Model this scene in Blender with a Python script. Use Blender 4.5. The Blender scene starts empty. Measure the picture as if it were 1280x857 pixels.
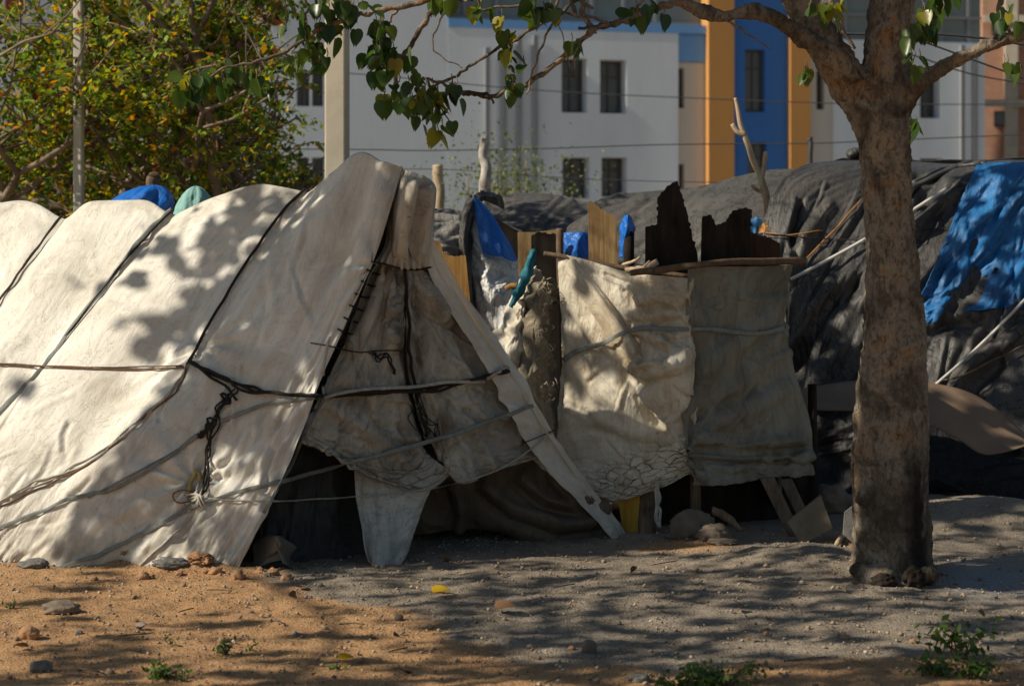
import bpy, math, random
import numpy as np
from mathutils import Vector, Matrix
from mathutils.bvhtree import BVHTree
random.seed(7); rng = np.random.default_rng(7)
sc = bpy.context.scene
COL = sc.collection
F = 2600.0; HZ = 300.0; CAMZ = 1.6
A = np.array
# sun
AZ = np.array([-0.95, -0.31]); AZ /= np.linalg.norm(AZ); EL = math.radians(36)
S = A([AZ[0]*math.cos(EL), AZ[1]*math.cos(EL), math.sin(EL)])

def P(px, py, d): return A([(px-640)/F*d, d, CAMZ-(py-HZ)/F*d])
def gd(py): return CAMZ*F/(py-HZ)
def PG(px, py): return P(px, py, gd(py))
def proj(p): p = np.asarray(p); return 640+F*p[..., 0]/p[..., 1], HZ-F*(p[..., 2]-CAMZ)/p[..., 1]
# ---------------------------------------------------------------- noise
_perm = np.random.default_rng(3).permutation(256); _perm = np.concatenate([_perm]*3)
_g = np.random.default_rng(4).normal(size=(256, 2)); _g /= np.linalg.norm(_g, axis=1)[:, None]
def pn(x, y, s=0):
    x = np.asarray(x, float)+s*17.31; y = np.asarray(y, float)+s*9.77
    xi = np.floor(x).astype(int); yi = np.floor(y).astype(int); fx = x-xi; fy = y-yi
    u = fx*fx*fx*(fx*(fx*6-15)+10); v = fy*fy*fy*(fy*(fy*6-15)+10)
    def g(a, b, dx, dy):
        h = _perm[_perm[(xi+a) & 255]+((yi+b) & 255)] & 255
        return _g[h, 0]*dx+_g[h, 1]*dy
    a = g(0, 0, fx, fy); b = g(1, 0, fx-1, fy); c = g(0, 1, fx, fy-1); d = g(1, 1, fx-1, fy-1)
    return (a+(b-a)*u)+((c+(d-c)*u)-(a+(b-a)*u))*v
def fbm(x, y, o=4, s=0, r=.5):
    t = 0; a = 1
    for i in range(o): t = t+a*pn(np.asarray(x)*2**i, np.asarray(y)*2**i, s+i*3); a *= r
    return t
def ridge(x, y, o=3, s=0):
    t = 0; a = 1
    for i in range(o): t = t+a*(1-np.abs(pn(np.asarray(x)*2**i, np.asarray(y)*2**i, s+i*5))*2.4); a *= .5
    return t-1.1
def sm(x, a, b): t = np.clip((np.asarray(x, float)-a)/(b-a), 0, 1); return t*t*(3-2*t)
def gs(x, y, cx, cy, rx, ry): return np.exp(-(((x-cx)/rx)**2+((y-cy)/ry)**2))
# ---------------------------------------------------------------- materials
def new_mat(name):
    m = bpy.data.materials.new(name); m.use_nodes = True; nt = m.node_tree
    return m, nt, nt.nodes['Principled BSDF']
def L(nt, a, b): nt.links.new(a, b)
def coord(nt, kind='Object', scale=(1, 1, 1), rot=(0, 0, 0)):
    t = nt.nodes.new('ShaderNodeTexCoord'); m = nt.nodes.new('ShaderNodeMapping')
    m.inputs['Scale'].default_value = scale; m.inputs['Rotation'].default_value = rot
    L(nt, t.outputs[kind], m.inputs['Vector']); return m.outputs[0]
def nz(nt, vec, scale, detail=6, rough=.55, dist=0):
    n = nt.nodes.new('ShaderNodeTexNoise'); n.inputs['Scale'].default_value = scale; n.inputs['Detail'].default_value = detail
    n.inputs['Roughness'].default_value = rough; n.inputs['Distortion'].default_value = dist
    L(nt, vec, n.inputs['Vector']); return n.outputs['Fac']
def ramp(nt, fac, stops):
    r = nt.nodes.new('ShaderNodeValToRGB'); e = r.color_ramp.elements
    while len(e) < len(stops): e.new(.5)
    for i, (p, c) in enumerate(stops):
        e[i].position = p; e[i].color = (c, c, c, 1) if not isinstance(c, tuple) else (*c, 1)
    L(nt, fac, r.inputs[0]); return r.outputs[0]
def mix(nt, fac, a, b, mode='MIX'):
    m = nt.nodes.new('ShaderNodeMix'); m.data_type = 'RGBA'; m.blend_type = mode; m.clamp_factor = True
    for s, v in ((m.inputs[0], fac), (m.inputs[6], a), (m.inputs[7], b)):
        if isinstance(v, (int, float)): s.default_value = v
        elif isinstance(v, tuple): s.default_value = (*v, 1)
        else: L(nt, v, s)
    return m.outputs[2]
def mth(nt, op, a, b=0.0):
    m = nt.nodes.new('ShaderNodeMath'); m.operation = op
    for s, v in ((m.inputs[0], a), (m.inputs[1], b)):
        if isinstance(v, (int, float)): s.default_value = v
        else: L(nt, v, s)
    return m.outputs[0]
def bump(nt, bs, h, strength=.5, dist=.01, prev=None):
    b = nt.nodes.new('ShaderNodeBump'); b.inputs['Strength'].default_value = strength; b.inputs['Distance'].default_value = dist
    L(nt, h, b.inputs['Height'])
    if prev is not None: L(nt, prev, b.inputs['Normal'])
    L(nt, b.outputs[0], bs.inputs['Normal']); return b.outputs[0]

def cloth_mat(name, col, dirt, amt=.5, rough=.7, bs_=.6, streak=True, cracks=None, spec=.3, weave=0.25, sharp=0.5):
    """woven plastic / tarp: UV is in metres"""
    m, nt, b = new_mat(name)
    uv = coord(nt, 'UV')
    st = nz(nt, uv, 1.7, 9, .62, .6)
    f = ramp(nt, st, [(.42, 0.0), (.72, amt)])
    c = mix(nt, f, col, dirt)
    if streak:
        s2 = nz(nt, coord(nt, 'UV', (11, 1.1, 1)), 1.3, 7, .6, .8)
        c = mix(nt, ramp(nt, s2, [(.5, 0.0), (.75, amt*.55)]), c, dirt)
    so_ = nt.nodes.new('ShaderNodeAttribute'); so_.attribute_name = 'soil'
    sf = mth(nt, 'MULTIPLY', so_.outputs['Fac'], ramp(nt, nz(nt, coord(nt, 'UV', (1.5, 1, 1)), 5, 8, .65, .8), [(.34, .15), (.6, 1.0)]))
    c = mix(nt, sf, c, dirt)
    # crease lines
    cr = nz(nt, coord(nt, 'UV', (1.6, 1, 1), (0, 0, .5)), 3.2, 5, .6, 1.6)
    ln = ramp(nt, mth(nt, 'ABSOLUTE', mth(nt, 'SUBTRACT', cr, .5)), [(0, 1.0), (.012, .0)])
    c = mix(nt, mth(nt, 'MULTIPLY', ln, amt*.3), c, dirt)
    sp = nz(nt, uv, 38, 2, .5)
    c = mix(nt, ramp(nt, sp, [(.70, 0.0), (.74, .8*min(1, amt))]), c, tuple(x*.45 for x in dirt))
    if cracks:
        vo = nt.nodes.new('ShaderNodeTexVoronoi'); vo.feature = 'DISTANCE_TO_EDGE'; vo.inputs['Scale'].default_value = cracks
        wv = nt.nodes.new('ShaderNodeVectorMath'); wv.operation = 'ADD'
        tn = nt.nodes.new('ShaderNodeTexNoise'); tn.inputs['Scale'].default_value = 9; L(nt, uv, tn.inputs['Vector'])
        ws = nt.nodes.new('ShaderNodeVectorMath'); ws.operation = 'SCALE'; ws.inputs['Scale'].default_value = .09; L(nt, tn.outputs['Color'], ws.inputs[0])
        L(nt, coord(nt, 'UV', (.75, 1.5, 1)), wv.inputs[0]); L(nt, ws.outputs[0], wv.inputs[1]); L(nt, wv.outputs[0], vo.inputs['Vector'])
        at = nt.nodes.new('ShaderNodeAttribute'); at.attribute_name = 'crk'
        k = mth(nt, 'MULTIPLY', ramp(nt, vo.outputs['Distance'], [(0.0, 1.0), (.05, 0.25), (.11, 0.0)]), at.outputs['Fac'])
        k = mth(nt, 'MULTIPLY', k, ramp(nt, nz(nt, uv, 7, 3), [(.35, .2), (.6, 1.0)]))
        c = mix(nt, k, c, (.035, .028, .02))
    L(nt, c, b.inputs['Base Color'])
    b.inputs['Roughness'].default_value = rough; b.inputs['Specular IOR Level'].default_value = spec
    h1 = nz(nt, coord(nt, 'UV', (2.2, .8, 1), (0, 0, .25)), 5, 8, .6, 1.2)
    p1 = bump(nt, b, h1, bs_, .02)
    p2 = bump(nt, b, mth(nt, 'MULTIPLY', ln, -1.0), sharp, .006, p1)
    if cracks: p2 = bump(nt, b, mth(nt, 'MULTIPLY', k, -1.0), .8, .008, p2)
    bump(nt, b, nz(nt, uv, 420, 2, .5), weave, .002, p2)
    return m
def wood_mat(name, c1, c2, rough=.8, grain=(40, 40, 3), bs_=.4):
    m, nt, b = new_mat(name)
    v = coord(nt, 'Object', grain)
    n = nz(nt, v, 1, 8, .6, .6)
    c = ramp(nt, n, [(.3, c2), (.65, c1)])
    big = nz(nt, coord(nt), 5, 4)
    c = mix(nt, ramp(nt, big, [(.5, 0.0), (.75, .6)]), c, tuple(x*.5 for x in c2)); b.inputs['Specular IOR Level'].default_value = .12
    L(nt, c, b.inputs['Base Color']); b.inputs['Roughness'].default_value = rough
    bump(nt, b, n, bs_, .006); return m
def plain_mat(name, c, rough=.7, var=.25, scale=8, bs_=.2, spec=.4, metal=0):
    m, nt, b = new_mat(name)
    n = nz(nt, coord(nt), scale, 7, .6)
    L(nt, ramp(nt, n, [(.3, tuple(x*(1-var) for x in c)), (.7, tuple(min(1, x*(1+var*.6)) for x in c))]), b.inputs['Base Color'])
    b.inputs['Roughness'].default_value = rough; b.inputs['Specular IOR Level'].default_value = spec; b.inputs['Metallic'].default_value = metal
    bump(nt, b, nz(nt, coord(nt), scale*6, 5), bs_, .006); return m
def leaf_mat(name, stops, trans=.35, rough=.4):
    m, nt, b = new_mat(name)
    g = nt.nodes.new('ShaderNodeNewGeometry')
    c = ramp(nt, g.outputs['Random Per Island'], stops)
    L(nt, c, b.inputs['Base Color']); b.inputs['Roughness'].default_value = rough; b.inputs['Specular IOR Level'].default_value = .4
    t = nt.nodes.new('ShaderNodeBsdfTranslucent'); hs = nt.nodes.new('ShaderNodeHueSaturation')
    hs.inputs['Value'].default_value = 1.8; hs.inputs['Saturation'].default_value = 1.1; L(nt, c, hs.inputs['Color']); L(nt, hs.outputs[0], t.inputs['Color'])
    ms = nt.nodes.new('ShaderNodeMixShader'); ms.inputs[0].default_value = trans
    L(nt, b.outputs[0], ms.inputs[1]); L(nt, t.outputs[0], ms.inputs[2]); L(nt, ms.outputs[0], nt.nodes['Material Output'].inputs[0]); return m

# ---------------------------------------------------------------- objects
BASE = {}
def tag(o, label=None, cat=None, group=None, kind=None):
    for k, v in (('label', label), ('category', cat), ('group', group), ('kind', kind)):
        if v: o[k] = v
    return o
def thing(name, loc, label, cat, group=None):
    o = bpy.data.objects.new(name, None); COL.objects.link(o); o.location = loc; o.empty_display_size = .1
    BASE[o.name] = np.array(loc, float); return tag(o, label, cat, group)
def mk(name, V, faces, mat, parent=None, smooth=True, base=None, uv=None, attr=None, solid=0):
    V = np.asarray(V, float)
    if parent is not None: o0 = BASE[parent.name]
    elif base is not None: o0 = np.array(base, float)
    else: o0 = A([V[:, 0].mean(), V[:, 1].mean(), V[:, 2].min()])
    me = bpy.data.meshes.new(name)
    VV = V-o0
    if isinstance(faces, np.ndarray):
        k = faces.shape[1]; n = len(faces)
        me.vertices.add(len(VV)); me.vertices.foreach_set('co', VV.ravel())
        me.loops.add(n*k); me.loops.foreach_set('vertex_index', faces.ravel().astype(np.int32))
        me.polygons.add(n); me.polygons.foreach_set('loop_start', np.arange(0, n*k, k, dtype=np.int32))
        me.update(calc_edges=True)
    else: me.from_pydata([tuple(v) for v in VV], [], faces); me.update()
    me.materials.append(mat)
    if smooth: me.polygons.foreach_set('use_smooth', [True]*len(me.polygons))
    if uv is not None:
        l = me.uv_layers.new(name='UVMap'); idx = np.zeros(len(me.loops), np.int32); me.loops.foreach_get('vertex_index', idx)
        l.data.foreach_set('uv', np.asarray(uv, float)[idx].ravel())
    if attr:
        for an, av in attr.items():
            a = me.attributes.new(an, 'FLOAT', 'POINT'); a.data.foreach_set('value', np.asarray(av, float).ravel())
    me.validate()
    o = bpy.data.objects.new(name, me); COL.objects.link(o)
    if parent is not None: o.parent = parent
    else: o.location = o0
    BASE[o.name] = o0
    if solid:
        s = o.modifiers.new('Solid', 'SOLIDIFY'); s.thickness = solid; s.offset = 0
    return o
def struct(o): o['kind'] = 'structure'; return o
class MB:
    def __init__(s): s.v = []; s.f = []; s.n = 0
    def add(s, V, Fc):
        V = np.asarray(V, float); s.v.append(V); s.f += [tuple(int(i)+s.n for i in f) for f in Fc]; s.n += len(V)
    def box(s, lo, hi):
        x0, y0, z0 = lo; x1, y1, z1 = hi
        s.add([(x0, y0, z0), (x1, y0, z0), (x1, y1, z0), (x0, y1, z0), (x0, y0, z1), (x1, y0, z1), (x1, y1, z1), (x0, y1, z1)],
              [(0, 3, 2, 1), (4, 5, 6, 7), (0, 1, 5, 4), (1, 2, 6, 5), (2, 3, 7, 6), (3, 0, 4, 7)])
    def make(s, name, mat, parent=None, **k): return mk(name, np.concatenate(s.v), s.f, mat, parent, **k)
def crs(C, t):
    """Catmull-Rom of control array C[n,...] at t in 0..1"""
    C = np.asarray(C, float); n = len(C); x = np.clip(np.asarray(t)*(n-1), 0, n-1-1e-9); i = x.astype(int); f = x-i
    f = f.reshape(f.shape+(1,)*(C.ndim-1))
    p0 = C[np.maximum(i-1, 0)]; p1 = C[i]; p2 = C[np.minimum(i+1, n-1)]; p3 = C[np.minimum(i+2, n-1)]
    return .5*((2*p1)+(-p0+p2)*f+(2*p0-5*p1+4*p2-p3)*f**2+(-p0+3*p1-3*p2+p3)*f**3)
def lin(C, t):
    C = np.asarray(C, float); n = len(C); x = np.clip(np.asarray(t)*(n-1), 0, n-1-1e-9); i = x.astype(int); f = x-i
    f = f.reshape(f.shape+(1,)*(C.ndim-1)); return C[i]*(1-f)+C[i+1]*f
SURF = []
def normals(G):
    du = np.gradient(G, axis=1); dv = np.gradient(G, axis=0); N = np.cross(du, dv); N /= np.linalg.norm(N, axis=2)[..., None]+1e-9
    c = A([0, 0, CAMZ])-G
    if (np.sum(N*c, axis=2)).mean() < 0: N = -N
    return N
def grid_obj(name, G, mat, parent=None, keep=None, solid=.004, surf=True, attr=None, uvs=None, **k):
    nv, nu = G.shape[:2]
    w = np.linalg.norm(np.diff(G, axis=1), axis=2).sum(1).mean(); h = np.linalg.norm(np.diff(G, axis=0), axis=2).sum(0).mean()
    uu, vv = np.meshgrid(np.linspace(0, w, nu), np.linspace(h, 0, nv)); uv = np.stack([uu, vv], -1).reshape(-1, 2)
    if uvs is not None: uv = uv+A(uvs)
    idx = np.arange(nu*nv).reshape(nv, nu)
    fc = np.stack([idx[:-1, :-1], idx[1:, :-1], idx[1:, 1:], idx[:-1, 1:]], -1)
    if keep is not None: fc = fc[keep]
    fc = fc.reshape(-1, 4); V = G.reshape(-1, 3)
    used = np.unique(fc); remap = -np.ones(len(V), int); remap[used] = np.arange(len(used))
    V = V[used]; fc = remap[fc]; uv = uv[used]
    if attr: attr = {a: b.ravel()[used] for a, b in attr.items()}
    if surf: SURF.append((V, fc))
    return mk(name, V, fc, mat, parent, uv=uv, solid=solid, attr=attr, **k)
def loftG(rows, nu, nv, ip=None):
    ip = ip or crs
    C = A([[P(*p) if len(p) == 3 else p for p in r] for r in rows], float)
    G = crs(C, np.linspace(0, 1, nv)); G = np.swapaxes(ip(np.swapaxes(G, 0, 1), np.linspace(0, 1, nu)), 0, 1); return G
def uvgrid(nu, nv): return np.meshgrid(np.linspace(0, 1, nu), np.linspace(0, 1, nv))
def rag(nu, nv, sides, amt=.03, fr=25, seed=0):
    """face keep-mask with torn sides: subset of 'lrtb'"""
    u, v = np.meshgrid((np.arange(nu-1)+.5)/(nu-1), (np.arange(nv-1)+.5)/(nv-1)); k = np.ones_like(u, bool)
    e = lambda t, s: amt*np.clip(.45+1.5*fbm(t*fr, t*0+s, 4, seed), 0, 3)
    if 'b' in sides: k &= (1-v) > e(u, 1)
    if 't' in sides: k &= v > e(u, 2)
    if 'l' in sides: k &= u > e(v, 3)
    if 'r' in sides: k &= (1-u) > e(v, 4)
    return k
def crease(px, py, pts, wd, am):
    """fold along a pixel polyline: raised lip with a sharp drop on its right hand side (am metres, wd px); |am| fades to the ends"""
    best = np.full(np.shape(px), 1e9); sd = np.zeros(np.shape(px)); tt = np.zeros(np.shape(px)); n = len(pts)-1
    for i in range(n):
        a = A(pts[i], float); b = A(pts[i+1], float); d = b-a; L2 = d@d
        t = np.clip(((px-a[0])*d[0]+(py-a[1])*d[1])/L2, 0, 1); qx = px-a[0]-t*d[0]; qy = py-a[1]-t*d[1]; q = np.hypot(qx, qy)
        m = q < best; best = np.where(m, q, best); tt = np.where(m, (i+t)/n, tt); sd = np.where(m, np.sign(d[0]*qy-d[1]*qx), sd)
    x = best*sd/wd+.4*pn(px/(wd*9), py/(wd*9), 7)
    e = sm(tt, 0, .12)*(1-sm(tt, .88, 1))
    return am*e*(np.exp(-((x+.45)/.9)**2)*np.where(x < .3, 1, np.exp(-((x-.3)/.35)**2))-.45*np.exp(-((x-1.1)/.6)**2))
def rcr(n, box, ang, ln, wd, am, seed, spread=.35, bend=.25):
    """n random folds inside a pixel box; ang radians of the run direction"""
    q = np.random.default_rng(seed); out = []
    for _ in range(n):
        x = q.uniform(box[0], box[2]); y = q.uniform(box[1], box[3]); a = ang+q.normal(0, spread); l = ln*q.uniform(.4, 1.3); b = a+q.normal(0, bend)
        m = (x+math.cos(a)*l/2, y+math.sin(a)*l/2); out.append(([(x, y), m, (m[0]+math.cos(b)*l/2, m[1]+math.sin(b)*l/2)], wd*q.uniform(.6, 1.5), am*q.uniform(.4, 1.2)*q.choice([-1, 1])))
    return out
def cloth(name, rows, nu, nv, mat, parent=None, disp=None, tear='', tamt=.02, seed=0, ip=None, folds=None, soilf=None, **k):
    G = loftG(rows, nu, nv, ip); u, v = uvgrid(nu, nv)
    w = np.linalg.norm(np.diff(G, axis=1), axis=2).sum(1).mean(); h = np.linalg.norm(np.diff(G, axis=0), axis=2).sum(0).mean()
    if disp: G = G+normals(G)*disp(u, v, u*w, v*h)[..., None]
    if folds:
        px, py = proj(G); hh = 0
        for pts, wd, am in folds: hh = hh+crease(px, py, pts, wd, am)
        G = G+normals(G)*hh[..., None]
    kp = rag(nu, nv, tear, tamt, 18, seed) if tear else None
    if soilf:
        px, py = proj(G); k['attr'] = dict(k.get('attr') or {}); k['attr']['soil'] = np.clip(soilf(px, py), 0, 1)
    return grid_obj(name, G, mat, parent, keep=kp, **k)
def ray(bvh, px, py, default=None):
    d = Vector(((px-640)/F, 1, -(py-HZ)/F)); d.normalize(); h = bvh.ray_cast(Vector((0, 0, CAMZ)), d)
    if h[0] is None: return None, None
    return A(h[0]), A(h[1])
def tube_geo(pts, rad, seg=8, closed=True, flat=None, nrm=None):
    pts = np.asarray(pts, float); n = len(pts); rad = np.broadcast_to(np.asarray(rad, float), (n,))
    T = np.gradient(pts, axis=0); T /= np.linalg.norm(T, axis=1)[:, None]+1e-9
    up = A([0, 0, 1.]) if abs(T[0][2]) < .9 else A([1., 0, 0]); V = []
    U = np.cross(T[0], up); U /= np.linalg.norm(U)
    for i in range(n):
        if nrm is not None: U = np.cross(T[i], nrm[i])
        else: U = U-T[i]*np.dot(U, T[i])
        U = U/(np.linalg.norm(U)+1e-9); W = np.cross(T[i], U)
        for j in range(seg):
            a = 2*math.pi*j/seg; V.append(pts[i]+rad[i]*(math.cos(a)*U+math.sin(a)*W*(flat or 1)))
    fc = []
    for i in range(n-1):
        for j in range(seg):
            a = i*seg+j; b = i*seg+(j+1) % seg; fc.append((a, b, b+seg, a+seg))
    if closed: fc.append(tuple(range(seg-1, -1, -1))); fc.append(tuple((n-1)*seg+j for j in range(seg)))
    return A(V), fc
def tube(name, ctrl, rad, mat, parent=None, n=None, seg=8, jit=0, jf=5., **k):
    ctrl = A(ctrl, float); n = n or len(ctrl)*6; t = np.linspace(0, 1, n); pts = crs(ctrl, t)
    r = lin(np.atleast_1d(A(rad, float)), t) if np.size(rad) > 1 else rad
    if jit: pts = pts+np.stack([pn(t*jf, t*0+i*7, 5) for i in range(3)], -1)*jit
    V, fc = tube_geo(pts, r, seg); return mk(name, V, fc, mat, parent, **k)
BV = None
def on(pts, off=.012, n=None, bvh=None, jit=0, seed=0):
    """px polyline laid on the built surfaces"""
    bvh = bvh or BV; pts = A(pts, float); n = n or max(12, int(np.linalg.norm(np.diff(pts, axis=0), axis=1).sum()/7))
    q = crs(pts, np.linspace(0, 1, n)); D = np.full(n, np.nan); NN = np.tile(A([0, -1., 0]), (n, 1))
    if jit: q[:, 1] += jit*pn(np.linspace(0, n*.3, n), np.zeros(n), seed+2); q[:, 0] += jit*pn(np.linspace(0, n*.3, n), np.zeros(n), seed+9)
    for i in range(n):
        h, nn = ray(bvh, *q[i])
        if h is not None:
            D[i] = h[1]; NN[i] = nn if np.dot(nn, A([0, 0, CAMZ])-h) > 0 else -nn
    ok = ~np.isnan(D); D = np.interp(np.arange(n), np.arange(n)[ok], D[ok])
    Ds = D.copy()
    for i in range(n): Ds[i] = np.min(D[max(0, i-1):i+2])
    return A([P(q[i][0], q[i][1], Ds[i]-off) for i in range(n)]), NN
def rope(name, pts, r, mat, parent, off=None, jit=0, seed=0, seg=6, **k):
    p, N = on(pts, off if off is not None else r*1.1, jit=jit, seed=seed); V, fc = tube_geo(p, r, seg); return mk(name, V, fc, mat, parent, **k)
def strap(name, pts, w, mat, parent, off=.008, jit=0, seed=0, **k):
    p, N = on(pts, off, jit=jit, seed=seed); n = len(p)
    tw = pn(np.linspace(0, n*.15, n), np.zeros(n), seed+4)
    N = N*.4+A([0, -1, 0])*.6; N[:, 0] += tw*.8
    V, fc = tube_geo(p, w*(1+.35*tw), 8, flat=.12, nrm=N); return mk(name, V, fc, mat, parent, **k)
def rockgeo(c, r, seed=0, rough=.22, sub=4, grit=.10):
    import bmesh
    bm = bmesh.new(); bmesh.ops.create_icosphere(bm, subdivisions=sub, radius=1)
    V = A([v.co[:] for v in bm.verts]); fc = [tuple(v.index for v in f.verts) for f in bm.faces]; bm.free()
    n = fbm(V[:, 0]*1.3+seed, V[:, 1]*1.3+V[:, 2]*1.7, 4, seed)+.5*fbm(V[:, 2]*1.9+seed, V[:, 0]*1.1, 3, seed+5)
    V = V*(1+rough*1.6*n)[:, None]
    V = np.sign(V)*np.abs(V)**.9
    if grit: V = V*(1+grit*fbm(V[:, 0]*5+seed, V[:, 1]*5+V[:, 2]*6, 4, seed+2, .65))[:, None]
    a = seed*1.7; R = A([[math.cos(a), -math.sin(a), 0], [math.sin(a), math.cos(a), 0], [0, 0, 1]])
    return V*A(r)@np.eye(3)+A(c), fc
def rock(c, r, mat, label, seed=0, group=None, name='stone', cat='stone', **k):
    V, fc = rockgeo(c, r, seed, **k); o = mk(name, V, fc, mat); return tag(o, label, cat, group)
def board(name, poly, d, th, mat, parent=None, lean=0, jag=(), seed=0, **k):
    """outline in photo pixels at depth d (number or (left,right)), jag = indices of edges that are broken"""
    out = []
    n = len(poly)
    for i in range(n):
        a = A(poly[i], float); b = A(poly[(i+1) % n], float); out.append(a)
        if i in jag:
            m = int(np.linalg.norm(b-a)/2.2)
            nrm = A([-(b-a)[1], (b-a)[0]])/(np.linalg.norm(b-a)+1e-6)
            for j in range(1, m):
                t = j/m; out.append(a+(b-a)*t+nrm*float(3.5*pn(t*m*.45, 3.3, seed)+2.0*pn(t*m*1.3, 8.3, seed))*min(1, 4*t, 4*(1-t)))
    xs = [p[0] for p in out]; x0, x1 = min(xs), max(xs); y1 = max(p[1] for p in out)
    dd = (lambda p: d if not isinstance(d, tuple) else d[0]+(d[1]-d[0])*(p[0]-x0)/(x1-x0+1e-6))
    fr = [P(p[0], p[1], dd(p)+lean*(y1-p[1])/F*10) for p in out]
    bk = [q+A([0, th, 0]) for q in fr]; m = len(fr)
    fc = [tuple(range(m)), tuple(range(2*m-1, m-1, -1))]+[(i, i+m, (i+1) % m+m, (i+1) % m) for i in range(m)]
    return mk(name, fr+bk, fc, mat, parent, smooth=False, **k)
# leaf clouds
_o = [(-.16, -.07), (-.36, -.02), (-.47, .16), (-.46, .38), (-.34, .62), (-.17, .82), (-.06, .98)]
LEAF_V = A([(0, 0, 0), (0, .38, -.02), (0, .8, -.03), (0, 1.28, -.12)]+[(x, y, abs(x)*.35-.05*y*y) for x, y in _o]+[(-x, y, abs(x)*.35-.05*y*y) for x, y in _o])
LEAF_F = A([(0, 4, 5, 6), (0, 6, 7, 1), (1, 7, 8, 2), (2, 8, 9, 10), (2, 10, 3, 3), (0, 13, 12, 11), (0, 1, 14, 13), (1, 2, 15, 14), (2, 17, 16, 15), (2, 3, 17, 17)])[[0, 1, 2, 3, 5, 6, 7, 8]]
OVAL_V = A([(0, 0, 0), (-.2, .5, 0), (0, 1, 0), (.2, .5, 0)]); OVAL_F = A([(0, 3, 2, 1)])
def rmats(yaw, pitch, roll):
    cy, sy, cp, sp, cr_, sr = np.cos(yaw), np.sin(yaw), np.cos(pitch), np.sin(pitch), np.cos(roll), np.sin(roll); o = np.ones_like(cy); z = o*0
    def st(r): return np.stack([np.stack(x, -1) for x in r], -2)
    return st([(cy, -sy, z), (sy, cy, z), (z, z, o)])@st([(o, z, z), (z, cp, -sp), (z, sp, cp)])@st([(cr_, z, sr), (z, o, z), (-sr, z, cr_)])
def leafcloud(name, pos, size, mat, parent, V=LEAF_V, Fc=LEAF_F, pitch=(-1.3, .5), **k):
    n = len(pos); pos = A(pos); size = np.broadcast_to(size, (n,))
    R = rmats(rng.uniform(0, 6.283, n), rng.normal(pitch[0], pitch[1], n), rng.normal(0, .5, n))
    sz = size*rng.uniform(.5, 1.25, n); W = rng.uniform(.75, 1.05, n)
    loc = V[None]*np.stack([W, np.ones(n), np.ones(n)*1.0], -1)[:, None, :]*sz[:, None, None]
    X = np.einsum('nij,nkj->nki', R, loc)+pos[:, None, :]
    fc = (Fc[None]+(np.arange(n)*len(V))[:, None, None]).reshape(-1, Fc.shape[1])
    return mk(name, X.reshape(-1, 3), fc, mat, parent, smooth=False, **k)

# ================================================================ world, camera, sun
w = bpy.data.worlds.new('World'); sc.world = w; w.use_nodes = True
nt = w.node_tree; sky = nt.nodes.new('ShaderNodeTexSky'); sky.sky_type = 'NISHITA'; sky.sun_disc = False
sky.sun_elevation = EL; sky.sun_rotation = math.atan2(S[0], S[1]); sky.air_density = 1; sky.dust_density = .6; sky.ozone_density = 1.0
_mx = nt.nodes.new('ShaderNodeMix'); _mx.data_type = 'RGBA'; _mx.blend_type = 'MULTIPLY'; _mx.inputs[0].default_value = 1; _mx.inputs[7].default_value = (1.0, 1.03, .97, 1)
nt.links.new(sky.outputs[0], _mx.inputs[6]); nt.links.new(_mx.outputs[2], nt.nodes['Background'].inputs[0]); nt.nodes['Background'].inputs[1].default_value = .060
sl = bpy.data.lights.new('sun', 'SUN'); sl.energy = 5.0; sl.angle = math.radians(.55); sl.color = (1, .91, .74)
so = bpy.data.objects.new('sun', sl); COL.objects.link(so); so.rotation_euler = Vector(S).to_track_quat('Z', 'Y').to_euler(); so.location = (-8, -3, 8)
cam = bpy.data.cameras.new('camera'); co = bpy.data.objects.new('camera', cam); COL.objects.link(co); sc.camera = co
co.location = (0, 0, CAMZ); co.rotation_euler = (math.radians(90), 0, 0)
cam.sensor_width = 36; cam.lens = F/1280*36; cam.shift_y = -(428.5-HZ)/1280; cam.clip_end = 2000
cam.dof.use_dof = True; cam.dof.focus_distance = 10.3; cam.dof.aperture_fstop = 3.6
sc.view_settings.view_transform = 'Standard'; sc.view_settings.look = 'None'; sc.view_settings.gamma = 1; sc.view_settings.exposure = 0.0
sc.render.engine = 'CYCLES'; sc.render.resolution_x = 1024; sc.render.resolution_y = 685

# ================================================================ materials
tarp_w = cloth_mat('white_tarp', (.79, .76, .695), (.36, .30, .22), .6, .62, .34, sharp=.4)
tarp_g = cloth_mat('grey_door_cloth', (.60, .57, .50), (.13, .105, .078), .85, .75, .7, cracks=9)
tarp_hood = cloth_mat('hood_cloth', (.55, .50, .43), (.07, .05, .035), .7, .75, .5)
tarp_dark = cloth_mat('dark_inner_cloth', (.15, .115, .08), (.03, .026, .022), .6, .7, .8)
tarp_black = cloth_mat('black_cloth_or_shade', (.055, .052, .048), (.022, .02, .018), .5, .6, .8)
tarp_shackL = cloth_mat('pale_sheet', (.78, .73, .62), (.34, .24, .13), .8, .72, .9, cracks=13)
tarp_shackR = cloth_mat('shaded_pale_sheet', (.28, .27, .225), (.09, .075, .05), .95, .8, .8, weave=.5)  # same pale sheeting, base colour darkened for the shaded side of the shack
tarp_blk = cloth_mat('charcoal_tarp', (.052, .050, .050), (.12, .105, .09), .6, .5, .6, spec=.45, sharp=1)
tarp_blk2 = cloth_mat('faded_black_tarp', (.080, .077, .074), (.14, .125, .11), .6, .6, .6, spec=.3, sharp=1)
plast_blk = cloth_mat('black_plastic', (.012, .012, .014), (.03, .027, .025), .35, .5, .7, spec=.4, sharp=1)
plast_blue = cloth_mat('blue_plastic', (.018, .16, .42), (.02, .05, .12), 1.0, .45, 1.0, spec=.5)
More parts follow.
